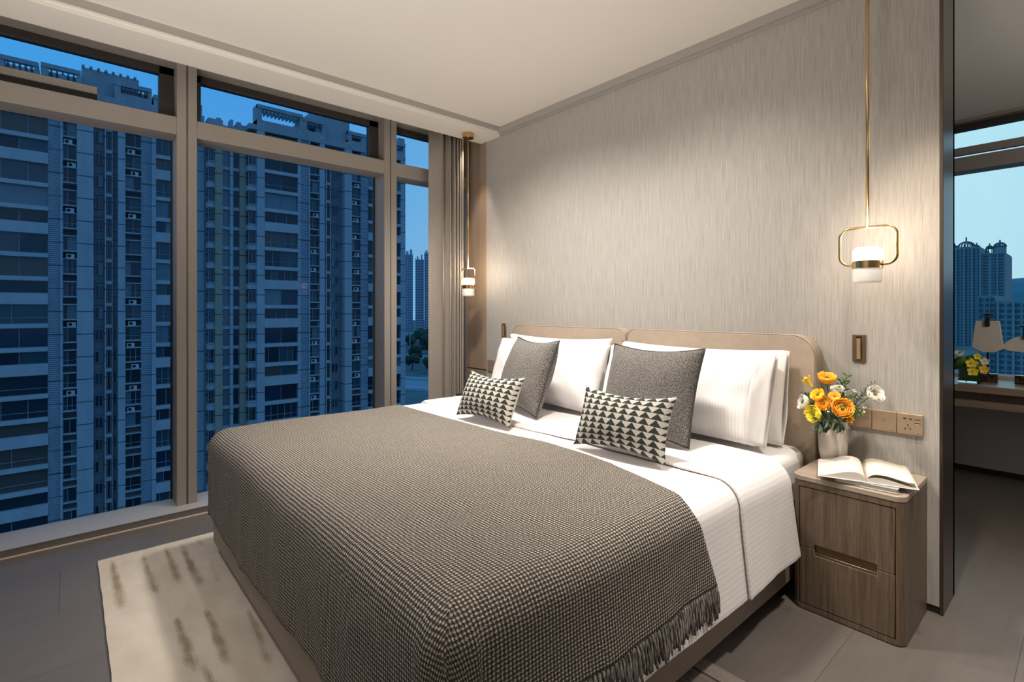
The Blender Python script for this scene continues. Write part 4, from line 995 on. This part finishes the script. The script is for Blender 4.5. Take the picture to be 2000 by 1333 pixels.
# ------------------------------------------------------------------ the city outside
ZJ0 = 1.3; NF0, NF1 = -10, 8          # storeys: joint height 1.3 + 3k
def fbox(m, X, a, y0, y1, z0, z1, depth=1.0): m.box(X - depth, X + a, y0, y1, z0, z1)
def pane_mesh(name, w, h, style, gl, X=0, rail=False):
    """window seen from +X: local origin at its lower left corner"""
    m = MB(); fw = 0.07
    m.mi = 0
    m.box(-0.1, 0.02, 0, w, 0, fw); m.box(-0.1, 0.02, 0, w, h - fw, h); m.box(-0.1, 0.02, 0, fw, fw, h - fw); m.box(-0.1, 0.02, w - fw, w, fw, h - fw)
    for q in style:
        m.box(-0.1, 0.02, w * q - fw / 2, w * q + fw / 2, fw, h - fw)
    if rail: m.box(-0.1, 0.015, fw, w - fw, h * 0.30, h * 0.30 + fw)
    cuts = [0] + list(style) + [1]
    rg = random.Random(hash((round(w, 2), round(h, 2), gl)) % 999)
    for a, b in zip(cuts, cuts[1:]):
        m.mi = 1 + rg.choice((0, 0, 1))
        m.box(-0.16, -0.09, w * a, w * b, 0, h)
    o = m.build(name, [M['wf'], GL[gl], GL[(gl + 1) % 5]]); return o
proto = {}
def put_window(root, name, y, z, X, w, h, style, gl, rail=False, kind=None):
    key = (name, round(w, 2), round(h, 2), style, gl, rail)
    if key not in proto:
        o = pane_mesh(name, w, h, style, gl, rail=rail); proto[key] = o.data; 
    else: o = bpy.data.objects.new(name, proto[key]); COL.objects.link(o)
    o.parent = root; o.location = (X, y, z); return o
acme = {}
def put_ac(root, y, z, X):
    if 'm' not in acme:
        m = MB(); m.box(-0.35, 0, 0, 0.85, 0, 0.58); m.mi = 1
        n = 14; c = (0.30, 0.30); v = [m.bm.verts.new((0.012, c[0] + 0.21 * cos(2 * pi * k / n), c[1] + 0.21 * sin(2 * pi * k / n))) for k in range(n)]; m.face(v)
        o = m.build('air_conditioner', [M['ac'], M['dkrec']]); acme['m'] = o.data
    else: o = bpy.data.objects.new('air_conditioner', acme['m']); COL.objects.link(o)
    o.parent = root; o.location = (X, y, z); return o

def tower(name, label, X, zoff, cols, floors, thick=lambda k: k % 3 == 0, seed=1, back=14.0, ztop=28.6):
    root = empty(name, (X, 0, zoff)); rg = random.Random(seed); zb = -39 - zoff
    wall = MB(); par = MB(); rec = MB(); bei = MB()
    ya = min(c[0] for c in cols); yb = max(c[1] for c in cols)
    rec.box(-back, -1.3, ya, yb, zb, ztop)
    for (y0, y1, t) in cols:
        w = y1 - y0
        if t == 'pil': wall.box(-1.3, 0.25, y0, y1, zb, ztop + 1.2)
        elif t == 'pilb': bei.box(-1.3, 0.35, y0, y1, zb, ztop)
        elif t == 'lou':
            m = MB(); m.box(-1.3, 0.05, y0, y1, zb, ztop + 0.6); m.build('louvre_panel', M['louv'], root)
        elif t == 'bay': rec.box(-1.3, -1.0, y0, y1, zb, ztop + 0.5)
        for k in range(floors[0], floors[1] + 1):
            z = ZJ0 + 3 * k
            if t == 'win':
                par.box(-1.3, 0.12, y0, y1, z - 0.06, z + 0.06); par.box(-1.3, 0.12, y0, y1, z + 0.92, z + 1.06)
                st = rg.choice(((0.35,), (0.62,), (0.35,), (0.33, 0.66), (0.5,))); put_window(root, 'window', y0, z + 1.06, -0.25, w, 1.88, st, rg.choice((0, 0, 1, 1, 2, 3, 4)), rg.random() < 0.7)
                if rg.random() < 0.66: put_ac(root, y0 + rg.uniform(0.05, max(0.06, w - 0.95)), z + 0.08, -0.1)
            elif t == 'winp':
                wall.box(-1.3, 0.0, y0, y1, z - 0.05, z + 0.85); par.box(-1.3, 0.15, y0, y1, z + 0.78, z + 0.86)
                put_window(root, 'window', y0 + 0.08, z + 0.88, -0.2, w - 0.16, 1.95, (0.5,) if rg.random() < 0.6 else (0.35,), rg.choice((0, 0, 1, 2, 4)), rg.random() < 0.5)
            elif t == 'dkw':
                wall.box(-1.3, -0.05, y0, y1, z - 0.12, z + 0.32); put_window(root, 'window', y0 + 0.02, z + 0.34, -0.25, w - 0.04, 2.5, (), 2)
            elif t == 'bal':
                hp = 1.40 if thick(k) else 0.52
                par.box(-1.3, 0.30, y0, y1, z, z + hp)
                st = rg.choice(((0.25, 0.5, 0.75), (0.12, 0.44, 0.68, 0.86), (0.2, 0.4, 0.6, 0.8), (0.5,), (0.33, 0.66)))
                put_window(root, 'balcony_window', y0, z + hp, -0.15, w, 2.98 - hp, st, rg.choice((0, 0, 0, 1, 2, 2, 4, 5) if rg.random() < 0.9 else (3,)), (not thick(k)) and rg.random() < 0.5)
            elif t == 'bay':
                rec.box(-1.0, -0.9, y0, y1, z - 0.04, z + 0.04)
                f = w / 2.6
                put_window(root, 'small_window', y0 + 0.15 * f, z + 1.1, -0.82, 0.9 * f, 1.55, (0.5,), rg.choice((0, 2, 4, 1)))
                wall.box(-1.0, -0.55, y0 + 1.20 * f, y0 + 1.36 * f, z, z + 3); wall.box(-1.0, -0.55, y0 + 1.95 * f, y0 + 2.05 * f, z, z + 3)
                wall.box(-1.0, -0.6, y0 + 1.36 * f, y0 + 1.95 * f, z - 0.2, z + 0.25)
                put_window(root, 'stair_window', y0 + 1.45 * f, z + 0.3, -0.80, 0.42 * f, 2.45, (), 0)
                put_window(root, 'small_window', y0 + 2.12 * f, z + 1.2, -0.82, 0.42 * f, 1.6, (), rg.choice((0, 2)))
            elif t == 'bayr':
                f = w / 3.4
                put_window(root, 'small_window', y0 + 0.02 * f, z + 1.2, -0.82, 0.38 * f, 1.6, (), rg.choice((0, 2)))
                wall.box(-1.0, -0.55, y0 + 0.45 * f, y0 + 0.62 * f, z, z + 3); wall.box(-1.0, -0.55, y0 + 1.22 * f, y0 + 1.36 * f, z, z + 3); wall.box(-1.0, -0.6, y0 + 0.62 * f, y0 + 1.22 * f, z - 0.2, z + 0.25)
                put_window(root, 'stair_window', y0 + 0.72 * f, z + 0.3, -0.80, 0.42 * f, 2.45, (), 0)
                put_window(root, 'small_window', y0 + 1.55 * f, z + 1.1, -0.82, 1.1 * f, 1.55, (0.5,), rg.choice((0, 2, 4, 1)))
        if t == 'bayr': rec.box(-1.3, -1.0, y0, y1, zb, ztop + 0.5)
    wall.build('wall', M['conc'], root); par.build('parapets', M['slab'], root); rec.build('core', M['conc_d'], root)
    if bei.bm.verts: bei.build('beige_piers', M['beige'], root)
    else: bei.bm.free()
    return root
def pergola(m, y0, y1, z0, z1, n, dep=3.0, post=0.7, open_=True):
    """roof frame: parapet, posts, a slotted beam"""
    m.box(-dep, 0.2, y0, y0 + post, z0, z1); m.box(-dep, 0.2, y1 - post * 0.6, y1, z0, z1)
    m.box(-0.3, 0.3, y0, y1, z1 - 0.55, z1); m.box(-dep, -dep + 0.3, y0, y1, z1 - 0.5, z1)
    for k in range(n):
        y = y0 + post + (y1 - y0 - post * 1.6) * (k + 0.5) / n; m.box(-dep, 0, y - 0.10, y + 0.10, z1 - 0.90, z1 - 0.40)
    m.box(-dep, 0.15, y0, y1, z0, z0 + 0.9)

t1 = tower('apartment_tower', 'blue-grey apartment tower filling the leftmost window bay', -85, 0.5,
  [(-26.2, -25.3, 'pil'), (-25.3, -22.7, 'bay'), (-22.7, -20.9, 'pil'), (-20.9, -19.4, 'win'), (-19.4, -19.15, 'pil'), (-19.15, -18.0, 'lou'), (-18, -4.5, 'bal'), (-4.5, -3.35, 'lou'), (-3.35, -3.1, 'pil'), (-3.1, -1.7, 'win'), (-1.7, 0.0, 'pil'), (0.0, 2.6, 'bay'), (2.6, 3.4, 'pil'), (3.4, 5.2, 'win'),
   (5.2, 6.4, 'lou'), (6.4, 6.9, 'pil'), (6.9, 10.6, 'bal'), (10.6, 12.9, 'pil')], (-10, 8), thick=lambda k: (k - 3) % 3 == 0, seed=4)
m = MB(); m.box(-12, -0.9, -1.2, 5.0, 28.6, 33.2); m.box(-12, 0.3, -26.2, 12.9, 28.6, 29.6)
for k in range(8): m.box(-12, -0.6, -1.2 + 0.8 * k, -0.9 + 0.8 * k, 33.2, 33.45)
pergola(m, -18, -9.2, 29.6, 31.9, 9); pergola(m, -9.2, -5.4, 29.6, 32.0, 5); pergola(m, -5.2, -1.3, 29.6, 32.2, 5)
m.box(-3, 0, -3.2, -2.9, 29.6, 31.4); pergola(m, 2.2, 6.4, 29.6, 32.0, 6); pergola(m, 6.6, 12.6, 29.6, 31.3, 8)
m.build('roof_frame', M['roofm'], t1)
m = MB(); m.box(-2.5, -2.4, -4.4, -3.2, 29.9, 31.2); m.box(-2.5, -2.4, 3.0, 4.6, 29.9, 31.0); m.build('roof_opening', M['dkrec'], t1)
put_ac(t1, 3.1, 29.7, -0.3)

t2 = tower('connecting_block', 'lower apartment block with beige piers and dark window columns between two towers', -82.5, 0.0,
  [(12.95, 13.85, 'winp'), (13.85, 14.8, 'pilb'), (14.8, 15.85, 'dkw'), (15.85, 16.25, 'pil'), (16.25, 17.15, 'dkw'), (17.15, 18.0, 'pilb')], (-10, 8), seed=9)
m = MB(); m.box(-12, 0.3, 12.95, 18.0, 28.0, 28.7); m.box(-2, 0.2, 12.95, 14.9, 28.7, 29.4); m.box(-2, 0.2, 16.6, 18.0, 28.7, 29.3)
m.box(-1, -0.5, 14.2, 14.8, 29.4, 29.9); m.box(-1, -0.5, 16.9, 17.5, 29.3, 29.9); m.build('roof_parapet', M['roofm'], t2)

t3 = tower('apartment_tower', 'blue-grey apartment tower filling the middle window bay, right of the beige piers', -81, 0.0,
  [(18.03, 19.2, 'winp'), (19.2, 20.3, 'pil'), (20.3, 25.3, 'bal'), (25.3, 25.7, 'pil'), (25.7, 27.0, 'lou'), (27.0, 27.2, 'pil'), (27.2, 28.8, 'win'), (28.8, 29.6, 'pil'),
   (29.6, 33.0, 'bayr'), (33.0, 34.3, 'pil'), (34.3, 36.0, 'win'), (36.0, 37.3, 'lou'), (37.3, 43.7, 'bal'), (43.7, 44.6, 'pil')], (-10, 8), thick=lambda k: k in (8, 4, 5 - 6, -4, 1, -7), seed=6)
m = MB(); m.box(-12, 0.3, 18.05, 44.6, 28.6, 29.4); m.box(-12, -0.6, 28.4, 34.2, 29.4, 34.6)
pergola(m, 19.2, 26.0, 29.4, 32.6, 10, 2.2); pergola(m, 26.0, 29.6, 29.4, 32.3, 6); pergola(m, 33.6, 36.4, 29.4, 31.8, 5); pergola(m, 36.4, 44.6, 29.4, 31.8, 9)
m.box(-2, 0, 43.4, 44.6, 31.8, 32.8); m.build('roof_frame', M['roofm'], t3)
m = MB(); m.box(-1.5, -1.4, 27.6, 29.2, 29.6, 31.2); m.box(-1.5, -1.4, 34.6, 36.0, 29.6, 31.1); m.build('roof_opening', M['dkrec'], t3); put_ac(t3, 27.7, 29.6, -0.6)

# far towers beyond: windows are parts of their tower
def far_tower(x, y, w, d, ztop, label, wm, gm, rz=0.0, nc=6, nf=16, top='crenel', zlo=-36, fp=3.0, name='distant_tower', grp=None):
    root = empty(name, (x, y, zlo), rz); h = ztop - zlo
    m = MB(); m.box(-w / 2, w / 2, -d / 2, d / 2, 0, h)
    for k in range(0, nc + 1, 2):
        xx = -w / 2 + w * k / nc; m.box(xx - w * 0.025, xx + w * 0.025, -d / 2 - 0.8, -d / 2, 0, h + (1.5 if top == 'crenel' else 0))
    if top == 'crenel':
        for k in range(nc // 2): xx = -w / 2 + w * (k + 0.5) / (nc // 2); m.box(xx - w * 0.08, xx + w * 0.08, -d / 2, d / 2, h, h + 3.5 + 2 * (k % 2))
    m.build('wall', wm, root)
    me = None; rest = []
    for i in range(nf):
        for j in range(nc):
            if i * nc + j >= 100: rest.append((i, j)); continue
            if me is None:
                q = MB(); q.box(-w / nc * 0.32, w / nc * 0.32, -0.15, 0.1, 0, fp * 0.52); o = q.build('window', gm); me = o.data
            else: o = bpy.data.objects.new('window', me); COL.objects.link(o)
            o.parent = root; o.location = (-w / 2 + w * (j + 0.5) / nc, -d / 2, h - fp - fp * i)
    if rest:
        q = MB()
        for i, j in rest:
            x0 = -w / 2 + w * (j + 0.5) / nc; z0 = h - fp - fp * i; q.box(x0 - w / nc * 0.32, x0 + w / nc * 0.32, -d / 2 - 0.15, -d / 2 + 0.1, z0, z0 + fp * 0.52)
        tag(q.build('lower_windows', gm, root), kind='stuff')
    return tag(root, label, 'building', grp)
for o, l in ((t1, None), (t2, None), (t3, None)): o['group'] = 'apartment blocks across the street'
def tg(o, l): tag(o, l, 'building', 'apartment blocks across the street')
tg(t1, 'blue-grey apartment tower filling the leftmost window bay'); tg(t2, 'lower apartment block with beige piers and dark window columns between two towers')
tg(t3, 'blue-grey apartment tower filling the middle window bay, right of the beige piers')
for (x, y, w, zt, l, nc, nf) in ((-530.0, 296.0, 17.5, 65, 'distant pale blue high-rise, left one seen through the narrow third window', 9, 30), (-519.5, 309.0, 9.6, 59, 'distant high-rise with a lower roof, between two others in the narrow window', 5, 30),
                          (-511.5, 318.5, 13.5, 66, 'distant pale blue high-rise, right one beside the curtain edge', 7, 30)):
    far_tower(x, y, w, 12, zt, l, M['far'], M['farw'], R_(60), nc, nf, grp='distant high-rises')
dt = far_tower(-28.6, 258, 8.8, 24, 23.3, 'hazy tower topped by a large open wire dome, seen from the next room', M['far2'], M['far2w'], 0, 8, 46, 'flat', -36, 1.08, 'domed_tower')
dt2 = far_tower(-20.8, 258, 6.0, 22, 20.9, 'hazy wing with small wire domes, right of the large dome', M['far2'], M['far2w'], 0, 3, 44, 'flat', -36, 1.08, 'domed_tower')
def dome(root, x, y, z, r, hg, fin, posts=0):
    m = MB()
    for k in range(8):
        a = pi * k / 8; m.tube([(x + r * cos(pi * j / 12) * cos(a), y + r * cos(pi * j / 12) * sin(a), z + hg * sin(pi * j / 12)) for j in range(13)], 0.10 + r * 0.025, 4)
    for k in range(posts): m.tube([(x + r * cos(k), y + r * sin(k), z - posts * 0.4), (x + r * cos(k), y + r * sin(k), z)], 0.14, 4)
    m.tube([(x + r * cos(2 * pi * k / 20), y + r * sin(2 * pi * k / 20), z + 0.1) for k in range(20)], 0.2, 4, closed=True)
    m.tube([(x, y, z + hg - 0.2), (x, y, z + hg + fin)], 0.24, 6); m.build('wire_dome', M['far2w'], root)
H0 = 59.3
dome(dt, 0.2, -9, H0 + 0.5, 2.6, 2.4, 1.7); dome(dt, 3.15, -10, H0 + 0.1, 1.0, 1.2, 0.8); dome(dt, -3.0, -10, H0 + 0.3, 1.2, 1.4, 0.8)
m = MB(); m.box(-4.38, 4.38, -12.3, 12, H0, H0 + 0.4); m.box(-2.8, 3.0, -11.6, -5, H0 + 0.4, H0 + 0.7); m.build('cornice', M['far2'], dt)
dome(dt2, -1.2, -9.6, 59.0, 1.0, 1.1, 0.8, 5); dome(dt2, 1.5, -9.4, 59.4, 1.7, 1.6, 0.9)
m = MB(); m.lathe([(0, 56.5), (1.7, 56.5), (1.7, 59.4), (0, 59.4)], (1.5, -9.4, 0), 20); m.box(-2.8, 2.9, -11.4, 10, 56.9, 57.3); m.build('turret', M['far2'], dt2)
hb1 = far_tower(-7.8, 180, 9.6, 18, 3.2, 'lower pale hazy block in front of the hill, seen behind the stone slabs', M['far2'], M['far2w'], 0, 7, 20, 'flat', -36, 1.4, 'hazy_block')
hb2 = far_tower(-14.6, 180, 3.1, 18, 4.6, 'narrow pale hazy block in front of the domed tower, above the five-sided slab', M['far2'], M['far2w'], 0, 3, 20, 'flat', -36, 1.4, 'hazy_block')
for o, k in ((dt, 2.8), (dt2, 2.8), (hb1, 2.1), (hb2, 2.1)):     # their true size and distance
    o.location = (3.536 + (o.location.x - 3.536) * k, -2.576 + (o.location.y + 2.576) * k, 1.2 + (o.location.z - 1.2) * k); o.scale = (k, k, k)
m = MB()
def hf(u, v):
    x = -400 + 800 * u; y = 1100 + 360 * v; return (x, y, -36 + sin(pi * v) * (92 + 34 * noise.noise((u * 5.2, v * 2, 4))))
m.grid(hf, 60, 24); h = m.build('trim_12', M['hillm'], smooth=True); h.name = 'wooded_hillside'; h['kind'] = 'structure'

# ground, roads, trees, street lamps
m = MB(); m.box(-1500, 800, -700, 1500, -37.2, -36.2); g = m.build('ground_terrain', M['ground']); g['kind'] = 'structure'
def strip(name, mt_, pts, w, z0, h, kind='structure', par=None):
    m = MB(); n = len(pts); L = []
    for i in range(n):
        p = Vector(pts[i]); d = (Vector(pts[min(i + 1, n - 1)]) - Vector(pts[max(i - 1, 0)])).normalized(); s = Vector((-d.y, d.x))
        L.append([m.bm.verts.new((p.x + s.x * a, p.y + s.y * a, z)) for a, z in ((w / 2, z0), (w / 2, z0 + h), (-w / 2, z0 + h), (-w / 2, z0))])
    for i in range(n - 1):
        for k in range(4): m.face([L[i][k], L[i + 1][k], L[i + 1][(k + 1) % 4], L[i][(k + 1) % 4]])
    o = m.build(name, mt_, par); 
    if kind: o['kind'] = kind
    return o
A, B = (-290, 85), (-150, 135)
strip('main_road', M['road'], [(-320, 70), (-235, 118), (-175, 150), (-90, 190)], 26, -36.2, 0.15)
strip('trim_13', M['kerb'], [(-324, 86), (-243, 131), (-183, 163), (-98, 205)], 1.2, -36.2, 1.3)
strip('trim_14', M['kerb'], [(-310, 56), (-226, 105), (-167, 137), (-80, 177)], 1.2, -36.2, 1.3)
strip('side_road', M['road'], [(-420, 190), (-345, 208), (-300, 262), (-260, 330)], 16, -36.2, 0.15)
treemesh = {}
def tree(x, y, s, label, k):
    root = empty('street_tree', (x, y, -36.2)); root.scale = (s, s, s); root.rotation_euler = (0, 0, k * 1.3)
    if k % 3 not in treemesh:
        m = MB(); rg = random.Random(k)
        for q in range(9):
            c = Vector((rg.uniform(-2.6, 2.6), rg.uniform(-2.6, 2.6), rg.uniform(4, 8))); gg = bmesh.ops.create_icosphere(m.bm, subdivisions=3, radius=rg.uniform(1.4, 2.4), matrix=Matrix.Translation(c))
            for v in gg['verts']: v.co += (v.co - c).normalized() * 0.9 * noise.noise(v.co * 1.3)
        cr = m.build('crown', M['tree'], smooth=False); m = MB(); m.tube([(0, 0, 0), (0.1, 0, 3), (0, 0.1, 6)], [0.35, 0.28, 0.18], 8); tr = m.build('trunk', M['bark'])
        treemesh[k % 3] = (cr.data, tr.data)
    else:
        cr = bpy.data.objects.new('crown', treemesh[k % 3][0]); tr = bpy.data.objects.new('trunk', treemesh[k % 3][1]); COL.objects.link(cr); COL.objects.link(tr)
    cr.parent = root; tr.parent = root; tag(root, label, 'tree', 'dark trees by the road outside')
rg = random.Random(12); k = 0; placed = []
for (cx, cy, n, sp, s0) in ((-262, 166, 4, 14, 1.2), (-300, 190, 4, 16, 1.3), (-385, 245, 6, 34, 1.7), (-450, 275, 5, 36, 1.9)):
    c_ = 0
    for i in range(300):
        x, y = cx + rg.uniform(-sp, sp), cy + rg.uniform(-sp * .7, sp * .7)
        if c_ >= n or any((x - a) ** 2 + (y - b_) ** 2 < (5.6 * (s0 + q)) ** 2 for a, b_, q in placed): continue
        placed.append((x, y, s0)); c_ += 1; k += 1; tree(x, y, s0 * rg.uniform(0.85, 1.0), 'dark dusk tree beside the road, seen through the narrow window', k)
def street_lamp(x, y, h, label):
    root = empty('street_lamp', (x, y, -36.2)); m = MB(); m.tube([(0, 0, 0), (0, 0, h), (0.6, 0.6, h + 0.6), (2.0, 1.5, h + 0.8)], [0.28, 0.2, 0.15, 0.12], 8); m.build('pole', M['kerb'], root)
    m = MB(); m.box(1.4, 2.8, 1.2, 1.8, h + 0.6, h + 0.85); m.build('lamp_head', M['ac'], root); return tag(root, label, 'street lamp', 'street lamps outside')
street_lamp(-330, 188, 19, 'tall pale street lamp pole, left of the two in the narrow window')
street_lamp(-318, 202, 14, 'shorter street lamp pole, close to the curtain edge')
